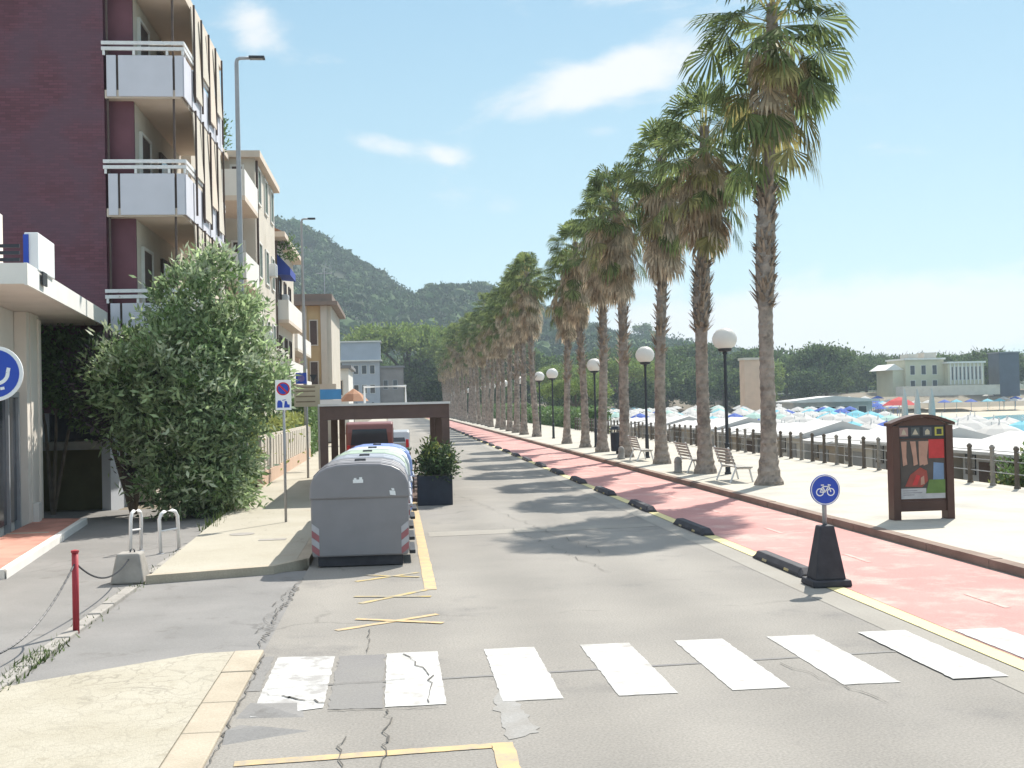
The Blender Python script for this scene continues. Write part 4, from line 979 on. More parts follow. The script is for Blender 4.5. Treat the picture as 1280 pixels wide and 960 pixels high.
# --- globe lamps
ys_lamp = [35.9,47.4,59.8,76,83.5,97,110.5,124,137,150.5,164,178,192,206,220,232]
gl = None
for k,y in enumerate(ys_lamp):
    lab = {0:'nearest globe lamp on a dark post, between the two nearest palms',1:'second globe lamp from the near end, behind the third palm',2:'third globe lamp from the near end, just right of the gap',
           3:'fourth globe lamp from the near end, standing in the gap of the palm row'}.get(k, f'{ORD[k]} globe lamp of the promenade counted from the near end')
    x = 10.42+random.uniform(-.06,.06)
    if gl is None:
        gl = t = thing('globe_lamp', lab, 'lamp', (x,y,.13), 0, 'globe lamps along the promenade')
        b = MB(); b.lathe([(.11,0),(.11,.05),(.085,.08),(.075,.9),(.085,.92),(.085,.97),(.055,1.0),(.048,3.78),(.075,3.80),(.075,3.86),(.04,3.87)],12); b.build('post', M['dark_metal'], t, smooth=False)
        b = MB(); b.lathe([(.04,3.86),(.20,3.90),(.23,3.97),(.20,3.985),(.0,3.985)],16); b.build('holder', M['dark_metal'], t)
        b = MB(); b.lathe([(.18,3.975),(.31,4.05),(.385,4.20),(.395,4.32),(.345,4.45),(.25,4.56),(.12,4.62),(.0,4.635)],20); b.build('globe', M['globe'], t, smooth=True)
        bpy.context.view_layer.update(); TREE = {t.name: kids(t)}
    else: dup(gl, (x,y,.13), k, 1, lab, tree=TREE)
# --- kerb delineators of the cycle lane
first = None; ys_c = [15.75]+[21.0+4.75*i for i in range(22)]
for k,y in enumerate(ys_c):
    lab = {0:'nearest black rubber lane divider, touching the cone base of the cycle sign',1:'second rubber lane divider from the near end, alone in the open road shadow'}.get(k, f'{ORD[k]} rubber lane divider along the cycle lane counted from the near end')
    if first is None:
        first = t = thing('lane_divider', lab, 'lane divider', (5.70,y,.008), 0, 'rubber dividers along the cycle lane')
        b = MB(); P = [(-.13,0),(.13,0),(.12,.05),(.07,.125),(-.07,.125),(-.12,.05)]; b.ext_y(P,.12,2.08); b.build('body', M['rubber'], t, bevel=.012)
        for y0,y1 in ((0,.118),(2.082,2.2)):
            b = MB(); s0 = .35 if y0 == 0 else 1; s1 = 1 if y0 == 0 else .35
            vs = [(x,y0,z*s0) for x,z in P]+[(x,y1,z*s1) for x,z in P]; n = 6
            b.raw(vs, [tuple(range(n)),tuple(range(2*n-1,n-1,-1))]+[(n+i,n+(i+1)%n,(i+1)%n,i) for i in range(n)]); b.build('end_cap', M['rubber'], t, bevel=.01)
        for y0 in (.5,1.5): b = MB(); b.ext_y([(-.1285,.018),(-.118,.052),(-.1215,.052),(-.132,.018)],y0,y0+.2); b.build('reflector', M['yellow_faded'], t)
        bpy.context.view_layer.update(); TREE = {t.name: kids(t)}
    else: dup(first, (5.70,y,.008), random.uniform(-.012,.012), 1, lab, tree=TREE)
# --- cycle sign on its rubber cone
t = thing('cycle_sign', 'round blue cycle sign on a black rubber cone base at the lane edge', 'sign', (5.70,15.1,.008))
b = MB(); b.raw([(-.27,-.25,0),(.27,-.25,0),(.27,.25,0),(-.27,.25,0),(-.26,-.24,.09),(.26,-.24,.09),(.26,.24,.09),(-.26,.24,.09)],[(0,3,2,1),(4,5,6,7),(0,1,5,4),(1,2,6,5),(2,3,7,6),(3,0,4,7)]); b.build('base', M['rubber'], t, bevel=.02)
b = MB(); b.raw([(-.21,-.19,.088),(.21,-.19,.088),(.21,.19,.088),(-.21,.19,.088),(-.10,-.09,.80),(.10,-.09,.80),(.10,.09,.80),(-.10,.09,.80)],[(0,3,2,1),(4,5,6,7),(0,1,5,4),(1,2,6,5),(2,3,7,6),(3,0,4,7)]); b.build('cone', M['rubber'], t, bevel=.02)
b = MB(); b.raw([(.055,-.118,.56),(.095,-.118,.56),(.075,-.103,.68),(.045,-.103,.68)],[(0,1,2,3)]); b.build('reflector', M['yellow_paint'], t)
b = MB(); b.tube([(0,0,.79),(0,0,1.45)],.03,10); b.build('pole', M['grey_metal'], t, smooth=True)
b = MB(); b.disc_y(0,1.275,.205,-.055,-.035); pl = b.build('sign_plate', M['sign_blue'], t)
b = MB(); b.ring_y(0,1.275,.186,.197,-.058,th=.002)
for cx in (-.075,.075): b.ring_y(cx,1.245,.040,.054,-.058,20,th=.002)
for a,c in [((-.075,1.245),(-.035,1.32)),((-.035,1.32),(.045,1.32)),((-.005,1.245),(.045,1.32)),((-.075,1.245),(-.005,1.245)),((-.035,1.32),(-.005,1.245)),((.075,1.245),(.045,1.335)),((.035,1.345),(.075,1.335)),((-.06,1.34),(-.02,1.34))]: b.bar_y(a,c,.014,-.0605,th=.002)
b.build('bicycle_symbol', M['sign_white'], pl)
# --- advertising panel
t = thing('advertising_panel', 'dark brown arched advertising panel with a red and black poster on the promenade', 'advertising panel', (10.03,21.45,.13))
for sx in (-1,1): b.box(sx*.535-.07,sx*.535+.07,-.13,.13,0,1.80)
b.build('frame', M['panel_brown'], t, bevel=.012)
b = MB(); b.box(-.464,.464,-.10,.10,.16,.36); b.build('plinth', M['panel_brown'], t, bevel=.01)
b = MB(); b.box(-.464,.464,-.095,.095,1.555,1.80); b.build('header', M['dark_metal'], t)
b = MB(); arc = [(-.64+1.28*i/14, 1.80+.16*math.sin(PI*i/14)) for i in range(15)]
b.ext_y([(x,z+.055) for x,z in arc][::-1]+[(x,z) for x,z in arc],-.16,.16); b.ext_y([(-.55,1.802)]+[(x*.9,z-.004) for x,z in arc[1:-1]]+[(.55,1.802)],-.10,.10); b.build('roof', M['panel_brown'], t)
b = MB()
for i,x in enumerate((-.36,-.13,.11,.345)):
    b.ext_y([(x-.085,1.60),(x+.085,1.60),(x+.085,1.765),(x-.085,1.765)],-.099,-.0955,i)
    z = 1.68
    if i == 0: b.ext_y([(x-.05,z-.05),(x+.05,z-.05),(x+.025,z+.02),(x,z+.06),(x-.025,z+.02)],-.102,-.0993,4)
    if i == 1: b.ext_y([(x-.06,z-.05),(x+.06,z-.05),(x,z+.06)],-.102,-.0993,4); b.ring_y(x,z-.02,.0,.02,-.104,10,4,th=.002)
    if i == 2: b.ext_y([(x-.045,z-.055),(x+.045,z-.055),(x+.045,z+.01),(x,z+.055),(x-.045,z+.01)],-.102,-.0993,4)
    if i == 3: b.ext_y([(x-.05,z-.055),(x+.05,z-.055),(x+.05,z+.05),(x-.05,z+.05)],-.102,-.0993,5)
b.build('pictogram', [mat('picto_pink',(.34,.22,.20)),mat('picto_grey',(.10,.11,.11)),mat('picto_grey_b',(.11,.115,.125)),mat('picto_yellow',(.42,.38,.08)),M['sign_beige'],M['dark_metal']], t)
b = MB(); yb = -.088
b.box(-.464,.464,-.085,.085,.361,1.554,0)
Q_ = lambda pts, mi, l: b.ext_y(pts, yb-.003*l, yb-.003*l+.0025, mi)
Q_([(-.44,.60),(.44,.60),(.44,1.53),(-.44,1.53)],1,1)                         # dark ground
Q_([(.13,1.17),(.44,1.17),(.44,1.53),(.13,1.53)],2,2)                         # red square
for li_,(x0,dx) in enumerate(((-.42,.0),(-.24,.03),(-.07,-.02),(.02,-.03))): Q_([(x0,1.5),(x0+.11,1.5),(x0+.10+dx,1.2),(x0+.115+dx,1.06),(x0+.03+dx,1.03),(x0+dx+.02,1.2)],3,3+.2*li_)     # pale legs
Q_([(-.36,.64),(-.02,.62),(.10,.74),(.08,.93),(-.05,1.0),(-.25,.86)],4,3)       # rust patch
Q_([(-.22,.66),(-.12,.66),(-.05,.84),(-.13,.86)],2,4); Q_([(-.05,.66),(.03,.68),(.02,.84),(-.04,.80)],3,4)
Q_([(.20,.74),(.42,.74),(.42,1.07),(.22,1.09)],5,3)                           # blue patch
Q_([(.05,.50),(.44,.50),(.44,.76),(.12,.76)],6,4)                             # green patch
Q_([(-.44,.40),(.06,.40),(.06,.60),(-.44,.60)],7,2); Q_([(.06,.40),(.44,.40),(.44,.50),(.06,.50)],7,2)   # pale footer
for z,x1 in ((.55,-.12),(.51,-.02),(.47,-.18)): Q_([(-.40,z),(x1,z),(x1,z+.014),(-.40,z+.014)],8,3)
b.build('poster', [M['panel_brown'],mat('poster_dark',(.085,.07,.062)),mat('poster_red',(.50,.05,.05)),mat('poster_skin',(.42,.24,.18)),mat('poster_rust',(.30,.07,.055)),mat('poster_blue',(.17,.24,.36)),mat('poster_green',(.13,.20,.06)),mat('poster_pale',(.46,.44,.44)),mat('poster_line',(.26,.24,.25))], t)
# --- signs on poles, left pavement
t = thing('no_parking_sign', 'white plate with round no-parking sign and tow symbol on a thin grey pole', 'sign', (-2.36,25.0,.12))
b = MB(); b.tube([(0,.05,0),(0,.05,3.02)],.028,8); b.build('pole', M['pole_grey'], t, smooth=True)
b = MB(); b.box(-.165,.165,-.005,.012,2.38,3.02); pl = b.build('sign_plate', M['sign_white'], t)
b = MB(); b.disc_y(0,2.83,.14,-.0085,-.0052,24,0); b.disc_y(0,2.83,.112,-.012,-.0087,24,1); b.bar_y((-.085,2.915),(.085,2.745),.035,-.0155,0,.003)
b.ext_y([(-.13,2.43),(-.02,2.43),(-.02,2.53),(-.055,2.585),(-.11,2.585),(-.13,2.53)],-.0085,-.0052,1); b.ext_y([(.01,2.43),(.13,2.43),(.13,2.49),(.09,2.50),(.07,2.57),(.03,2.57)],-.0085,-.0052,1); b.bar_y((-.02,2.585),(.05,2.60),.014,-.0085,1,.003)
b.build('symbol', [M['sign_red'],M['sign_blue']], pl)
t = thing('direction_sign', 'beige direction panel with small blue sign on a pole behind the no-parking sign', 'sign', (-3.03,40.4,.12))
b = MB(); b.tube([(0,.06,0),(0,.06,3.75)],.04,8); b.build('pole', M['pole_grey'], t, smooth=True)
b = MB(); b.box(-.42,.46,-.01,.012,2.45,3.20); pl = b.build('panel', M['sign_beige'], t)
b = MB()
for z in (2.60,2.78,2.96,3.1): b.ext_y([(-.36,z),(.30,z),(.30,z+.045),(-.36,z+.045)],-.014,-.0102)
b.build('lines', mat('sign_brown',(.22,.17,.12)), pl)
b = MB(); b.box(-.35,.02,-.01,.012,3.24,3.62); s2 = b.build('square_sign', M['sign_blue'], t)
b = MB(); b.disc_y(-.165,3.43,.12,-.015,-.0102,16); b.build('symbol', mat('sign_violet',(.16,.13,.34)), s2)
b = MB(); b.ext_y([(.12,3.55),(.38,3.55),(.25,3.32)],-.01,.012); b.build('triangle_sign', M['dark_metal'], t)
t = thing('blue_banner', 'small bright blue banner sign above the pavement beyond the direction panel', 'sign', (-2.5,46,.12))
b = MB(); b.tube([(-.5,.05,0),(-.5,.05,3.3)],.035,8); b.build('pole', M['pole_grey'], t)
b = MB(); b.box(-.46,.40,-.01,.012,2.72,3.12); b.box(-.46,.40,-.009,.012,2.45,2.71,1); b.build('panel', [M['sign_cyan'],M['sign_white']], t)
t = thing('round_blue_sign', 'large round blue sign with a white symbol cut by the left edge', 'sign', (-4.95,15.0,0))
b = MB(); b.tube([(-.12,.06,0),(-.12,.06,3.4)],.035,10); b.build('pole', M['pole_grey'], t)
b = MB(); b.disc_y(0,3.05,.345,-.01,.012,36,0); b.disc_y(0,3.05,.30,-.0135,-.0102,36,1); pl = b.build('sign_plate', [M['sign_white'],M['sign_blue']], t)
b = MB(); b.ring_y(.03,3.06,.11,.155,-.017,18,0,-PI/2,0); b.bar_y((.162,3.06),(.175,3.12),.045,-.017); b.bar_y((-.12,3.06),(-.10,3.12),.045,-.017); b.ring_y(.03,3.06,.11,.155,-.017,18,0,PI,1.5*PI); b.bar_y((.07,2.86),(.12,2.87),.035,-.017); b.build('symbol', M['sign_white'], pl)
# --- posts by the driveway
t = thing('red_post', 'thin dark red metal post with a chain at the driveway edge', 'post', (-3.71,13.85,0))
b = MB(); b.tube([(0,0,0),(0,0,.93)],.038,12); b.build('post', M['red_post'], t, smooth=True)
b = MB(); b.lathe([(.046,.93),(.046,.955),(.0,.965)],12); b.build('cap', M['red_post'], t)
def chain(parent, a, c, sag, name='chain'):
    b = MB(); n = int((Vector(c)-Vector(a)).length/.045); prev = None
    for i in range(n+1):
        f = i/n; p = Vector(a).lerp(Vector(c), f)-Vector((0,0,sag*4*f*(1-f)))
        if prev is not None:
            d = (p-prev); b.tube([prev-d*.15,p+d*.15],.009 if i % 2 else .012,5)
        prev = p
    b.build(name, M['dark_metal'], parent)
chain(t, (0,.03,.80), (-.26,3.85,.36), .22); chain(t, (0,-.03,.80), (-.45,-3.2,.55), .50)
t = thing('concrete_block', 'squat tapered concrete block at the corner of the pavement', 'concrete block', (-3.98,17.85,0))
b = MB(); b.raw([(-.25,-.25,0),(.25,-.25,0),(.25,.25,0),(-.25,.25,0),(-.17,-.17,.44),(.17,-.17,.44),(.17,.17,.44),(-.17,.17,.44)],[(0,3,2,1),(4,5,6,7),(0,1,5,4),(1,2,6,5),(2,3,7,6),(3,0,4,7)])
b.build('block', M['concrete'], t, bevel=.03); b = MB(); b.tube([(0,0,.43),(0,0,.47),(.03,0,.5),(.06,0,.47),(.06,0,.43)],.012,6); b.build('ring', M['dark_metal'], t)
def hoop(label, loc, rz, tilt=0):
    t = thing('hoop_barrier', label, 'barrier', loc, rz); t.rotation_euler = (0,tilt,rz)
    b = MB(); b.tube([(-.22,0,0),(-.22,0,.62),(-.17,0,.71),(-.1,0,.74),(.1,0,.74),(.17,0,.71),(.22,0,.62),(.22,0,0)],.032,10); b.build('hoop', M['white_metal'], t, smooth=True)
    b = MB(); b.tube([(-.22,0,.4),(.22,0,.4)],.018,8); b.build('crossbar', M['white_metal'], t)
    b = MB()
    for x in (-.22,.22): b.lathe([(.07,0),(.07,.012),(.034,.02)],12,(x,0,0))
    b.build('foot', M['grey_metal'], t)
hoop('white hoop barrier seen edge-on at the garage entrance, nearer the shop', (-4.72,21.6,0), R(78), R(3))
hoop('white hoop barrier seen askew at the garage entrance beside the pavement', (-4.08,21.4,0), R(55), R(-2))
# --- picket fence on the left pavement
t = thing('picket_fence', 'beige picket fence with upright slabs along the left pavement', 'fence', (-4.2,47,.12))
b = MB(); b.box(-4.28,-4.12,36.4,57,.12,.55); b.build('base_wall', M['pink_render'], t, world=True)
y = 36.5
while y < 57:
    b = MB(); b.box(-4.26,-4.14,y,y+.62,.552,1.62); b.build('picket', M['cream2'], t, world=True, bevel=.02); y += .92
b = MB(); b.box(-4.23,-4.17,36.4,57,1.625,1.70); b.build('rail', M['cream2'], t, world=True)
# --- pergola with planters
t = thing('pergola', 'dark brown flat-roofed dining pergola standing in the parking lane', 'pergola', (-.23,30.4,0))
for (x,y) in [(-1.85,30.4),(1.30,30.4),(-1.85,35.6),(1.30,35.6),(-1.85,40.8),(1.30,40.8)]:
    b = MB(); b.box(x-.10,x+.10,y-.10,y+.10,0,2.20); b.build('post', M['pergola'], t, world=True, bevel=.008)
b = MB()
for y in (30.4,35.6,40.8): b.box(-1.95,1.40,y-.10,y+.10,2.202,2.56)
for x in (-1.85,1.30): b.box(x-.098,x+.098,30.502,40.698,2.204,2.558)
b.build('beam', M['pergola'], t, world=True, bevel=.006)
b = MB(); b.box(-1.98,1.43,30.25,40.95,2.562,2.62); b.build('roof', M['canvas'], t, world=True)
b = MB()
for y in (31.7,33,34.3,36.9,38.2,39.5): b.box(-1.75,1.2,y-.04,y+.04,2.40,2.555)
b.build('rafters', M['pergola'], t, world=True)
b = MB(); b.tube([(-1.0,38,2.6),(-1.0,38,3.18),(.35,38,3.18),(.35,38,2.6)],.03,8); b.tube([(-1.0,39.2,2.6),(-1.0,39.2,3.18),(.35,39.2,3.18),(.35,39.2,2.6)],.03,8); b.tube([(-1,38,3.18),(-1,39.2,3.18)],.03,8); b.tube([(.35,38,3.18),(.35,39.2,3.18)],.03,8); b.build('roof_frame', M['white_metal'], t, world=True)
b = MB(); b.box(-1.9,1.35,30.6,40.7,.02,.10); b.build('deck', M['pergola'], t, world=True)
rr = random.Random(91)
def planter(label, x0, x1, y0, y1, h, n, ph):
    t = thing('planter_box', label, 'planter', ((x0+x1)/2,(y0+y1)/2,0), 0, 'planters around the pergola')
    w, d = (x1-x0)/2, (y1-y0)/2
    b = MB(); b.prism([(-w,-d),(w,-d),(w,d),(-w,d)],0.0,h); b.build('box', M['planter'], t, bevel=.015)
    b = MB(); b.prism([(-w+.05,-d+.05),(w-.05,-d+.05),(w-.05,d-.05),(-w+.05,d-.05)],h+.001,h+.02); b.build('soil', M['earth'], t)
    b = MB(); clump_cloud(b, rr, [(0,-d*.4,h+ph*.4,w*.95,d*.6,ph*.5,1),(.05,d*.4,h+ph*.45,w*.9,d*.6,ph*.55,1),(w*.5,-d*.7,h+ph*.35,w*.5,.3,ph*.5,.6)], n, .13, .05, cl=22, spread=.10, mis=(0,1,2), mw=(.7,.2,.1), zmin=h-.15); b.build('plant', [M['leaf_deep'],M['leaf_green'],M['leaf_yellow']], t)
planter('dark planter box with bushy shrubs at the near right corner of the pergola', .52,1.40,29.35,30.20,.74,2600,.85)
for k,y in enumerate((31.1,33.2,36.2,38.4)):
    planter(f'{ORD[k+1]} dark planter box along the road side of the pergola', 1.02,1.34,y,y+1.5,.62,1100,.6)
planter('dark planter box with shrubs on the pavement side of the pergola', -1.40,-.9,31.0,33.0,.6,1200,.7) if False else None
# tables and chairs under the pergola
tb = None
for k,(x,y,lab) in enumerate([(-.35,32.6,'square café table nearest the pergola entrance'),(.45,35.0,'square café table in the middle of the pergola'),(-.45,37.6,'square café table deepest inside the pergola')]):
    if tb is None:
        tb = t = thing('cafe_table', lab, 'table', (x,y,.10), 0, 'tables under the pergola')
        b = MB(); b.box(-.38,.38,-.38,.38,.71,.74); b.build('tabletop', M['wood_slat'], t, bevel=.008)
        b = MB(); b.tube([(0,0,.02),(0,0,.71)],.03,8); b.build('leg', M['dark_metal'], t); b = MB(); b.lathe([(.24,0),(.24,.02),(.05,.04)],14); b.build('base', M['dark_metal'], t)
        bpy.context.view_layer.update(); TREE = {t.name: kids(t)}
    else: dup(tb, (x,y,.10), 0, 1, lab, tree=TREE)
ch = None; n_ = 0
for (tx,ty,tn) in [(-.35,32.6,'nearest'),(.45,35.0,'middle'),(-.45,37.6,'deepest')]:
    for (dx,dy,rz,side) in [(-.62,0,R(90),'pavement'),(.62,0,R(-90),'road')]:
        lab = f'rust-orange café chair on the {side} side of the {tn} pergola table'
        if ch is None:
            ch = t = thing('cafe_chair', lab, 'chair', (tx+dx,ty+dy,.10), rz, 'chairs under the pergola')
            b = MB(); b.box(-.21,.21,-.2,.22,.43,.46); b.build('seat', M['orange'], t, bevel=.01)
            b = MB(); b.ext_x([(.20,.50),(.235,.50),(.30,.92),(.265,.92)],-.2,.2); b.build('backrest', M['orange'], t, bevel=.01)
            for sx in (-1,1):
                for y0,z1 in ((-.18,.43),(.20,.52)):
                    b = MB(); b.tube([(sx*.19,y0,0),(sx*.185,y0,z1)],.015,6); b.build('leg', M['dark_metal'], t)
            bpy.context.view_layer.update(); TREE = {t.name: kids(t)}
        else: dup(ch, (tx+dx,ty+dy,.10), rz, 1, lab, tree=TREE)
# vehicles parked beyond the pergola
def vehicle(name, label, cat, loc, paint_, prof, rw, side):
    t = thing(name, label, cat, loc)
    b = MB(); b.ext_x(prof,-.88,.88); b.build('body', M[paint_], t, bevel=.07, seg=3)
    b = MB(); b.raw([(-.70,rw[0][0],rw[0][1]),(.70,rw[0][0],rw[0][1]),(.63,rw[1][0],rw[1][1]),(-.63,rw[1][0],rw[1][1])],[(0,1,2,3)]); b.build('rear_window', M['glass'], t)
    for sx in (-1,1):
        b = MB(); b.box(sx*.885-.008,sx*.885+.008,*side); b.build('side_window', M['glass'], t)
        b = MB(); b.box(sx*.78-.06,sx*.78+.06,-.035,.02,.75,1.10); b.build('tail_light', M['sign_red'], t, bevel=.01)
        for y in (.8,3.5):
            b = MB(); b.tube([(sx*.70,y,.33),(sx*.89,y,.33)],.33,20); w = b.build('wheel', M['rubber'], t); b = MB(); b.tube([(sx*.885,y,.33),(sx*.90,y,.33)],.2,14); b.build('rim', M['grey_metal'], w)
    b = MB(); b.box(-.84,.84,-.06,.03,.38,.62); b.build('bumper', M['dark_metal'], t, bevel=.02)
    b = MB(); b.box(-.26,.26,-.03,.01,.72,.84); b.build('number_plate', M['sign_white'], t)
vehicle('parked_van', 'dark red van parked beyond the pergola, its rear window showing', 'van', (-.98,43.6,0), 'car_red', [(0,.45),(.02,.95),(.12,1.55),(.22,1.88),(.5,1.95),(2.6,1.93),(3.3,1.30),(4.2,1.05),(4.35,.7),(4.3,.35),(.05,.35)], ((.008,1.10),(.118,1.68)), (.5,2.5,1.15,1.68))
vehicle('parked_car', 'silver car parked ahead of the red van beyond the pergola', 'car', (-.30,49.6,0), 'car_silver', [(0,.45),(.0,.95),(.25,1.42),(.6,1.50),(2.0,1.47),(2.9,1.0),(3.9,.85),(4.1,.6),(4.05,.35),(.05,.35)], ((.02,1.0),(.225,1.36)), (.6,2.1,1.0,1.36))
# orange parasol beyond, on the pavement
def parasol_mesh(b, r, h, drop, n=8, mi=0, close=False):
    b.lathe([(r,h-drop),(r*.98,h-drop+.02),(r*.55,h-drop*.42),(.03,h)], n, (0,0,0), mi)
t = thing('orange_parasol', 'faded orange parasol over the pavement beyond the pergola', 'parasol', (-2.6,74,.12))
b = MB(); parasol_mesh(b, .95, 3.55, .8, 8); b.build('canopy', M['orange'], t); b = MB(); b.tube([(0,0,0),(0,0,3.5)],.03,6); b.build('pole', M['wood_slat'], t)
# --- benches on the promenade
def bench(label, loc, rz):
    t = thing('bench', label, 'bench', loc, rz, 'white slatted benches on the promenade')
    b = MB()
    for i in range(4): b.box(-.02+i*.115,.075+i*.115,-.85,.85,.42,.45)
    b.build('seat', M['wood_slat'], t)
    b = MB()
    for i in range(5):
        z = .52+i*.095; x = -.09-.032*i; b.raw([(x,-.85,z),(x+.022,-.85,z),(x-.005,-.85,z+.07),(x-.027,-.85,z+.07),(x,.85,z),(x+.022,.85,z),(x-.005,.85,z+.07),(x-.027,.85,z+.07)],[(0,1,2,3),(7,6,5,4),(0,4,5,1),(1,5,6,2),(2,6,7,3),(3,7,4,0)])
    b.build('backrest', M['wood_slat'], t)
    for y in (-.7,.7):
        b = MB(); b.tube([(-.20,y,0),(-.03,y,.41),(-.24,y,1.0)],.028,6); b.tube([(.46,y,0),(.36,y,.41)],.028,6); b.tube([(-.03,y,.40),(.42,y,.40)],.025,6); b.build('leg', M['white_metal'], t)
bench('nearest white bench beside the nearest palm trunk, its back to the road', (9.62,32.9,.13), 0)
bench('white bench between the nearest globe lamp and the second palm', (9.62,35.0,.13), 0) if False else bench('white bench just behind the nearest globe lamp', (9.60,37.7,.13), 0)
bench('farther white bench beside the second globe lamp', (9.6,45.6,.13), 0)
t = thing('stone_bollard', 'short round-topped stone bollard on the promenade edge before the third palm', 'bollard', (9.2,37.4,.13))
b = MB(); b.lathe([(.16,0),(.16,.04),(.13,.06),(.125,.40),(.10,.48),(.05,.52),(0,.53)],14); b.build('shaft', M['concrete'], t, smooth=True); b = MB(); b.lathe([(.135,.33),(.14,.35),(.135,.37)],14); b.build('band', M['concrete'], t)
t = thing('stone_bollard', 'stone bollard farther along the promenade edge before the litter bin', 'bollard', (9.2,47.0,.13))
b = MB(); b.lathe([(.16,0),(.16,.04),(.13,.06),(.125,.40),(.10,.48),(.05,.52),(0,.53)],14); b.build('shaft', M['concrete'], t, smooth=True); b = MB(); b.lathe([(.135,.33),(.14,.35),(.135,.37)],14); b.build('band', M['concrete'], t)
t = thing('litter_bin', 'dark blue-grey litter bin standing between the fourth and fifth palms', 'litter bin', (9.95,51.8,.13))
b = MB(); b.lathe([(.24,.12),(.28,.15),(.30,.95),(.31,.97)],16); b.build('body', M['planter'], t); b = MB(); b.lathe([(.31,1.10),(.33,1.12),(.22,1.25),(0,1.30)],16); b.tube([(-.28,0,.95),(-.28,0,1.12)],.02,6); b.tube([(.28,0,.95),(.28,0,1.12)],.02,6); b.build('lid', M['planter'], t); b = MB(); b.tube([(0,0,0),(0,0,.14)],.06,8); b.build('foot', M['dark_metal'], t)
# --- promenade fence
t = thing('promenade_fence', 'low fence of dark posts and thin rails along the sea edge of the promenade', 'fence', (15.3,24,.13))
y = 21.5; k = 0; ys = []
while y < 100 and k < 66: ys.append(y); y += 1.18; k += 1
for k,y in enumerate(ys):
    b = MB(); b.lathe([(.085,0),(.085,.04),(.062,.06),(.058,.94),(.075,.96),(.075,1.0),(.03,1.05),(0,1.06)],8); o = b.build('post', M['rail_post'] if k % 3 else M['rail_post_pale'], t); o.location = (0,y-24,0)
for z in (.35,.65,.9):
    b = MB(); b.tube([(0,ys[0]-24,z),(0,ys[-1]-24,z)],.012,5); b.build('rail', M['pole_grey'], t)
# --- beach cabins below the promenade
rr = random.Random(15); cab = {}
kinds = [('white-roofed beach cabin with beige walls','cabin_wall','cabin_roof'),('white-roofed beach cabin with grey walls','cabin_wall_b','cabin_roof'),('canvas-white beach cabin','white_wall','cabin_roof')]
for k in range(24):
    y = 24.2+k*3.25; c = [0,2,1,0,1,2,0,2,0,1][k % 10]
    if y > 88: continue
    lab = f'{kinds[c][0]}, {ORD[k]} of the row behind the fence'
    x = 17.0+rr.uniform(-.12,.12); z = -1.6
    if c not in cab:
        t = thing('beach_cabin', lab, 'beach cabin', (x,y,z), 0, 'beach cabins below the promenade')
        b = MB(); b.box(0,3.0,0,2.9,0,2.35); b.build('wall', M[kinds[c][1]], t)
        b = MB(); b.ext_y([(-.45,2.352),(3.45,2.352),(3.45,2.44),(1.6,2.86+.08*c),(-.45,2.44)],-.14,3.05); b.build('roof', M[kinds[c][2]], t)
        b = MB(); b.box(-.03,-.002,.9,1.9,0,2.1); b.build('door', M['shutter' if c == 1 else 'grey_metal'], t)
        b = MB(); b.box(-.04,-.002,2.1,2.7,1.7,2.4); b.build('window', M['glass'], t)
        cab[c] = t; bpy.context.view_layer.update(); TREE.update({t.name: kids(t)})
    else: dup(cab[c], (x,y,z), rr.uniform(-.03,.03), rr.uniform(.93,1.03), lab, tree=TREE)
t = thing('beach_shrub', 'bright green shrub between the fence and the beach cabins by the advertising panel', 'shrub', (16.45,29.2,-1.6))
b = MB(); limbs(b, rr, (0,0,0), [(-.1,.2,1.9),(.2,-.5,1.7),(.1,.6,2.0)], .05); b.build('stem', M['bark'], t)
b = MB(); clump_cloud(b, rr, [(0,0,1.7,.45,1.0,.8,1),(0,.5,1.0,.4,.9,.9,.6)], 2600, .15, .07, cl=24, spread=.13, mis=(0,1)); b.build('foliage', [M['leaf_yellow'],M['leaf_green']], t)
t = thing('beach_notice', 'pale yellow notice board behind the fence right of the advertising panel', 'sign', (16.2,27.3,-1.6))
b = MB(); b.tube([(0,.05,0),(0,.05,2.5)],.03,6); b.build('post', M['pole_grey'], t); b = MB(); b.box(-.3,.3,-.02,.02,2.0,2.5); b.build('panel', mat('notice_yellow',(.55,.55,.25)), t)
# --- parasols on the beach
PK = {'para_white':('white parasol open among the crowded rows on the beach','white beach parasols'),'para_blue':('deep blue parasol open on the beach towards the sea','blue beach parasols'),
      'para_cyan':('turquoise parasol open on the beach towards the sea','turquoise beach parasols'),'para_teal':('pale green parasol open among the white rows on the beach','pale green beach parasols')}
proto = {}; npar = 0
def put_parasol(m, x, y, sc, rz):
    global npar
    lab, gr = PK[m]; z = ground_z(x,y)
    if m not in proto:
        t = thing('beach_parasol', lab, 'parasol', (x,y,z), rz, gr)
        b = MB(); parasol_mesh(b, 1.12, 2.55, .50, 8); b.build('canopy', M[m], t)
        b = MB(); b.tube([(0,0,-.1),(0,0,2.72)],.03,5); b.build('pole', M['white_metal'], t)
        proto[m] = t; bpy.context.view_layer.update(); TREE.update({t.name: kids(t)})
        t.scale = (sc,)*3
    else: dup(proto[m], (x,y,z), rz, sc, lab, gr, tree=TREE)
    npar += 1
far = {m: MB() for m in PK}
y = 44.0
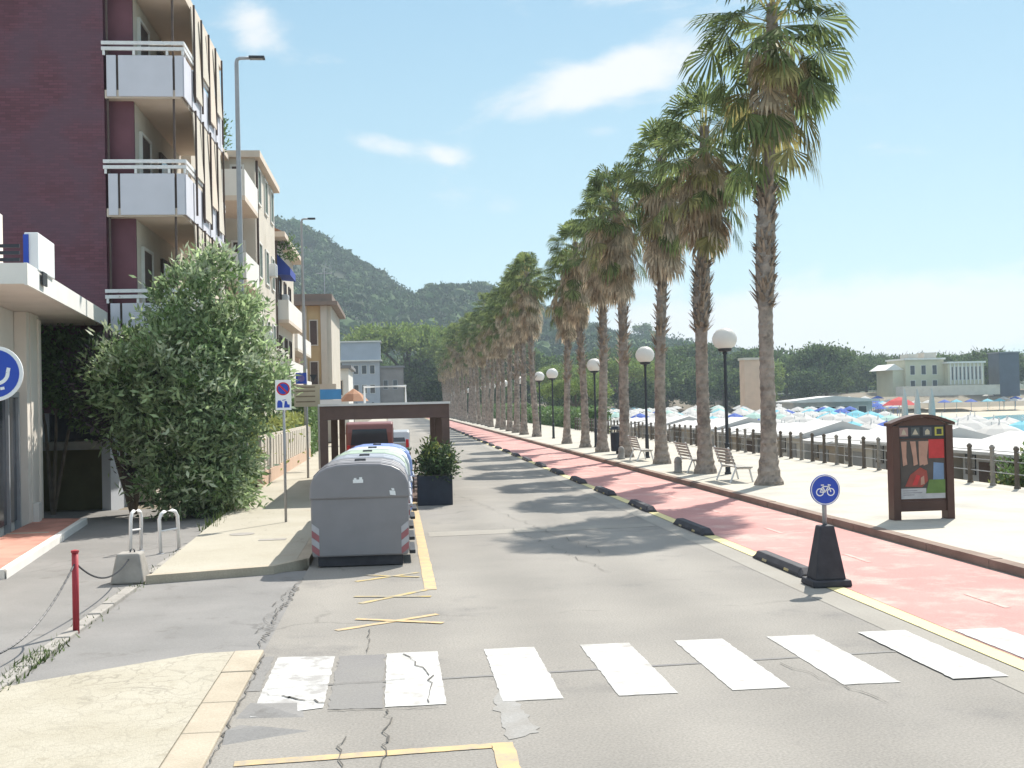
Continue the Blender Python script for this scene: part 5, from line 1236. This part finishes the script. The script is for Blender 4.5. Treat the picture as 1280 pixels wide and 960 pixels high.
while y < 246:
    x0 = 21.4 if y < 95 else (17.5 if y < 150 else 20+.28*(y-150))
    x1 = interp(SHORE,y)-5
    st = 2.75 if y < 110 else (3.2 if y < 160 else 4.5)
    x = x0
    while x < x1:
        if .10*y+6 < x < min(.56*y+1, .45*y+(8 if y < 82 else 0)):
            u_ = rr.random(); right = x/y > .375
            if right and y > 92: m = 'para_blue' if u_ < (.55 if y > 115 else .18) else ('para_cyan' if u_ < .72 else 'para_white')
            else: m = 'para_white' if u_ < .80 else ('para_teal' if u_ < .91 else ('para_cyan' if u_ < .96 else 'para_blue'))
            px_, py_, sc_, rz__ = x+rr.uniform(-.35,.35), y+rr.uniform(-.4,.4), rr.uniform(.84,1.12), rr.uniform(0,3)
            if npar < 290 and y < 112: put_parasol(m, px_, py_, sc_, rz__)
            else:
                z_ = ground_z(px_,py_); f_ = far[m]
                f_.lathe([(1.12*sc_,2.05*sc_),(1.10*sc_,2.08*sc_),(.6*sc_,2.33*sc_),(.03,2.55*sc_)],7,(px_,py_,z_)); f_.box(px_-.03,px_+.03,py_-.03,py_+.03,z_-.1,z_+2.4)
        x += st
    y += st*1.2
for row_ in (252,257,263):
    x = 96.0
    while x < 152:
        px_ = x+rr.uniform(-.5,.5); z_ = ground_z(px_,row_); f_ = far[rr.choice(['para_blue','para_blue','para_cyan','para_white'])]
        if row_ == 252 or not 110 < px_ < 135: f_.lathe([(1.5,2.1),(1.48,2.14),(.8,2.45),(.03,2.75)],7,(px_,row_-9,z_)); f_.box(px_-.03,px_+.03,row_-9.03,row_-8.97,z_-.6,z_+2.5)
        x += 3.3
for m,f_ in far.items():
    if f_.f: tag(f_.build('distant_parasols', M[m]), {'para_white':'mass of distant white parasols crowding the far beach','para_blue':'mass of distant blue parasols by the far water','para_cyan':'scatter of distant turquoise parasols on the far beach','para_teal':'scatter of distant pale green parasols on the far beach'}[m], 'parasols', kind='stuff')
# loungers in the near rows, pale and low
lg = None
for k in range(46):
    y = 46+rr.random()*50; x = 22+rr.random()*max(2,min(22,.5*y-22))
    if lg is None:
        lg = t = thing('sun_lounger', 'low pale sun lounger among the parasols on the beach', 'sun lounger', (x,y,ground_z(x,y)), .4, 'sun loungers on the beach')
        b = MB(); b.box(-.32,.32,-1.0,.45,.28,.36); b.build('seat', M['para_blue'], t); b = MB(); b.ext_x([(.46,.28),(1.0,.75),(.95,.82),(.46,.36)],-.32,.32); b.build('backrest', M['para_blue'], t)
        for sx in (-.28,.28):
            for yy in (-.9,.4): b = MB(); b.box(sx-.025,sx+.025,yy-.025,yy+.025,-.05,.279); b.build('leg', M['white_metal'], t)
        bpy.context.view_layer.update(); TREE.update({t.name: kids(t)})
    else: dup(lg, (x,y,ground_z(x,y)), .4+rr.uniform(-.2,.2), 1, tree=TREE)
print('parasols', npar)
t = thing('red_parasol', 'single red parasol standing out among the pale ones on the beach', 'parasol', (53.5,119,ground_z(44,119)))
b = MB(); parasol_mesh(b, 1.9, 3.9, .9, 8); b.build('canopy', M['para_red'], t); b = MB(); b.tube([(0,0,-.1),(0,0,3.8)],.04,5); b.build('pole', M['white_metal'], t)
for k,(x,lab) in enumerate([(50.0,'tall closed white parasol, nearest the arched panel in a row of three'),(51.3,'tall closed white parasol in the middle of a row of three'),(52.8,'tall closed white parasol at the seaward end of a row of three')]):
    t = thing('closed_parasol', lab, 'parasol', (x,110,-1.7), 0, 'tall closed white parasols')
    b = MB(); b.lathe([(.02,1.8),(.36,1.95),(.28,3.4),(.08,4.7),(0,4.8)],8); b.build('canopy', M['para_white'], t); b = MB(); b.tube([(0,0,0),(0,0,2.8)],.05,6); b.build('pole', M['white_metal'], t)
# ------------------------------------------------------------------ air, sky, sun, camera
b = MB(); b.box(-1600,1600,-300,1600,-8,175)
hz = b.build('haze', [])
hm = bpy.data.materials.new('haze_air'); hm.use_nodes = True; nt = hm.node_tree; nt.nodes.clear()
ov = nt.nodes.new('ShaderNodeOutputMaterial'); pv = nt.nodes.new('ShaderNodeVolumePrincipled')
pv.inputs['Color'].default_value = (.68,.81,.92,1); pv.inputs['Density'].default_value = HAZE; pv.inputs['Anisotropy'].default_value = .2
nt.links.new(pv.outputs['Volume'], ov.inputs['Volume']); hz.data.materials.append(hm)
tag(hz, 'thin pale sea haze over the whole bay', 'haze', kind='stuff')

SUN_EL, SUN_AZ = R(48), R(34)                      # azimuth clockwise from +y
sv = Vector((math.sin(SUN_AZ)*math.cos(SUN_EL), math.cos(SUN_AZ)*math.cos(SUN_EL), math.sin(SUN_EL)))
l = bpy.data.lights.new('sun', 'SUN'); l.energy = SUN; l.angle = R(.6); l.color = (1,.95,.86)
so = bpy.data.objects.new('sun', l); COL.objects.link(so); so.rotation_euler = (-sv).to_track_quat('-Z','Y').to_euler()

w = bpy.data.worlds.new('World'); scene.world = w; w.use_nodes = True
nt = w.node_tree; nd = nt.nodes; lk = nt.links
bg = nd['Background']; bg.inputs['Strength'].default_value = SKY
sk_ = nd.new('ShaderNodeTexSky'); sk_.sky_type = 'NISHITA'; sk_.sun_disc = False; sk_.sun_elevation = SUN_EL; sk_.sun_rotation = SUN_AZ
sk_.air_density = 1.0; sk_.dust_density = .3; sk_.ozone_density = 2.0; sk_.altitude = 0
tc = nd.new('ShaderNodeTexCoord'); sp = nd.new('ShaderNodeSeparateXYZ'); lk.new(tc.outputs['Generated'], sp.inputs[0])
def mth(op, a, b_=None, c=None):
    n = nd.new('ShaderNodeMath'); n.operation = op
    for i,v in enumerate((a,b_,c)):
        if v is None: continue
        if isinstance(v,(int,float)): n.inputs[i].default_value = v
        else: lk.new(v, n.inputs[i])
    return n.outputs[0]
az = mth('ARCTAN2', sp.outputs['X'], sp.outputs['Y']); el = mth('ARCSINE', sp.outputs['Z'])
cb = nd.new('ShaderNodeCombineXYZ'); lk.new(az, cb.inputs['X']); lk.new(mth('MULTIPLY', el, 2.2), cb.inputs['Y'])
mpn = nd.new('ShaderNodeMapping'); mpn.inputs['Rotation'].default_value = (0,0,-.25); lk.new(cb.outputs[0], mpn.inputs['Vector'])
no = nd.new('ShaderNodeTexNoise'); no.inputs['Scale'].default_value = 9; no.inputs['Detail'].default_value = 9; no.inputs['Roughness'].default_value = .58; no.inputs['Distortion'].default_value = .35
lk.new(mpn.outputs[0], no.inputs['Vector'])
# cloud banks: (azimuth, elevation, half width, half height, slope, strength)
tot = None
for (a0,e0,wa,we,sl,st) in CLOUDS:
    da = mth('SUBTRACT', az, R(a0)); de = mth('SUBTRACT', mth('SUBTRACT', el, R(e0)), mth('MULTIPLY', da, sl))
    q = mth('ADD', mth('POWER', mth('DIVIDE', da, R(wa)), 2), mth('POWER', mth('DIVIDE', de, R(we)), 2))
    g_ = mth('MULTIPLY', mth('POWER', 2.718, mth('MULTIPLY', q, -1)), st)
    tot = g_ if tot is None else mth('ADD', tot, g_)
cl = mth('MULTIPLY_ADD', tot, .62, mth('MULTIPLY', mth('SUBTRACT', no.outputs['Fac'], .5), 1.5))
mr = nd.new('ShaderNodeMapRange'); mr.interpolation_type = 'SMOOTHSTEP'; lk.new(cl, mr.inputs['Value'])
for k_,v_ in zip(('From Min','From Max','To Min','To Max'), (.12,.62,0,.9)): mr.inputs[k_].default_value = v_
mx = nd.new('ShaderNodeMix'); mx.data_type = 'RGBA'; lk.new(mr.outputs['Result'], mx.inputs['Factor'])
tint = nd.new('ShaderNodeMix'); tint.data_type = 'RGBA'; tint.blend_type = 'MULTIPLY'; tint.inputs['Factor'].default_value = 1
lk.new(sk_.outputs['Color'], tint.inputs['A']); tint.inputs['B'].default_value = SKYTINT
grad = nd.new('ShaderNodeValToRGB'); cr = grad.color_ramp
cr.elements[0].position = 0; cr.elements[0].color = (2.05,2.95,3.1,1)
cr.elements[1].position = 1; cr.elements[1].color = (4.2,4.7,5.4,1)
for p_,c_ in ((.10,(1.72,2.70,2.98,1)),(.23,(1.18,2.15,2.80,1)),(.30,(1.3,2.3,3.0,1)),(.44,(4.1,4.7,5.4,1))):  # upper sky, out of view, brightened to lift the shadows
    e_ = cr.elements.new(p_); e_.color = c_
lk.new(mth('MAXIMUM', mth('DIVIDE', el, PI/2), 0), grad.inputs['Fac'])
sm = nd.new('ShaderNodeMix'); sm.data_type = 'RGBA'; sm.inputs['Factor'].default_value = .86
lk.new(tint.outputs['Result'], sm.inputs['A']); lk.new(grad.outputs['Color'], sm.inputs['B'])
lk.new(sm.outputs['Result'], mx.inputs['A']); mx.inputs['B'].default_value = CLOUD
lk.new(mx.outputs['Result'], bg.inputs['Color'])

cam = bpy.data.cameras.new('camera'); cam.sensor_width = 36; cam.lens = 1450/1280*36; cam.clip_start = .1; cam.clip_end = 6000
co = bpy.data.objects.new('camera', cam); COL.objects.link(co)
rv = Vector((.9947121267,-.1001658979,-.0226843086)); uv_ = Vector((.0209306687,-.0185238304,.9996093111)); fv = Vector((.1005469645,.9947983015,.0163293393))
co.matrix_world = Matrix(((rv.x,uv_.x,-fv.x,0),(rv.y,uv_.y,-fv.y,0),(rv.z,uv_.z,-fv.z,2.54),(0,0,0,1)))
scene.camera = co
scene.render.engine = 'CYCLES'
scene.view_settings.view_transform = 'Standard'; scene.view_settings.look = 'None'; scene.view_settings.gamma = 1; scene.view_settings.use_curve_mapping = False
scene.view_settings.exposure = EXPOSURE
cy = scene.cycles; cy.max_bounces = 6; cy.diffuse_bounces = 3; cy.glossy_bounces = 2; cy.transmission_bounces = 3; cy.transparent_max_bounces = 8; cy.volume_bounces = 0
cy.use_denoising = True; cy.caustics_reflective = False; cy.caustics_refractive = False
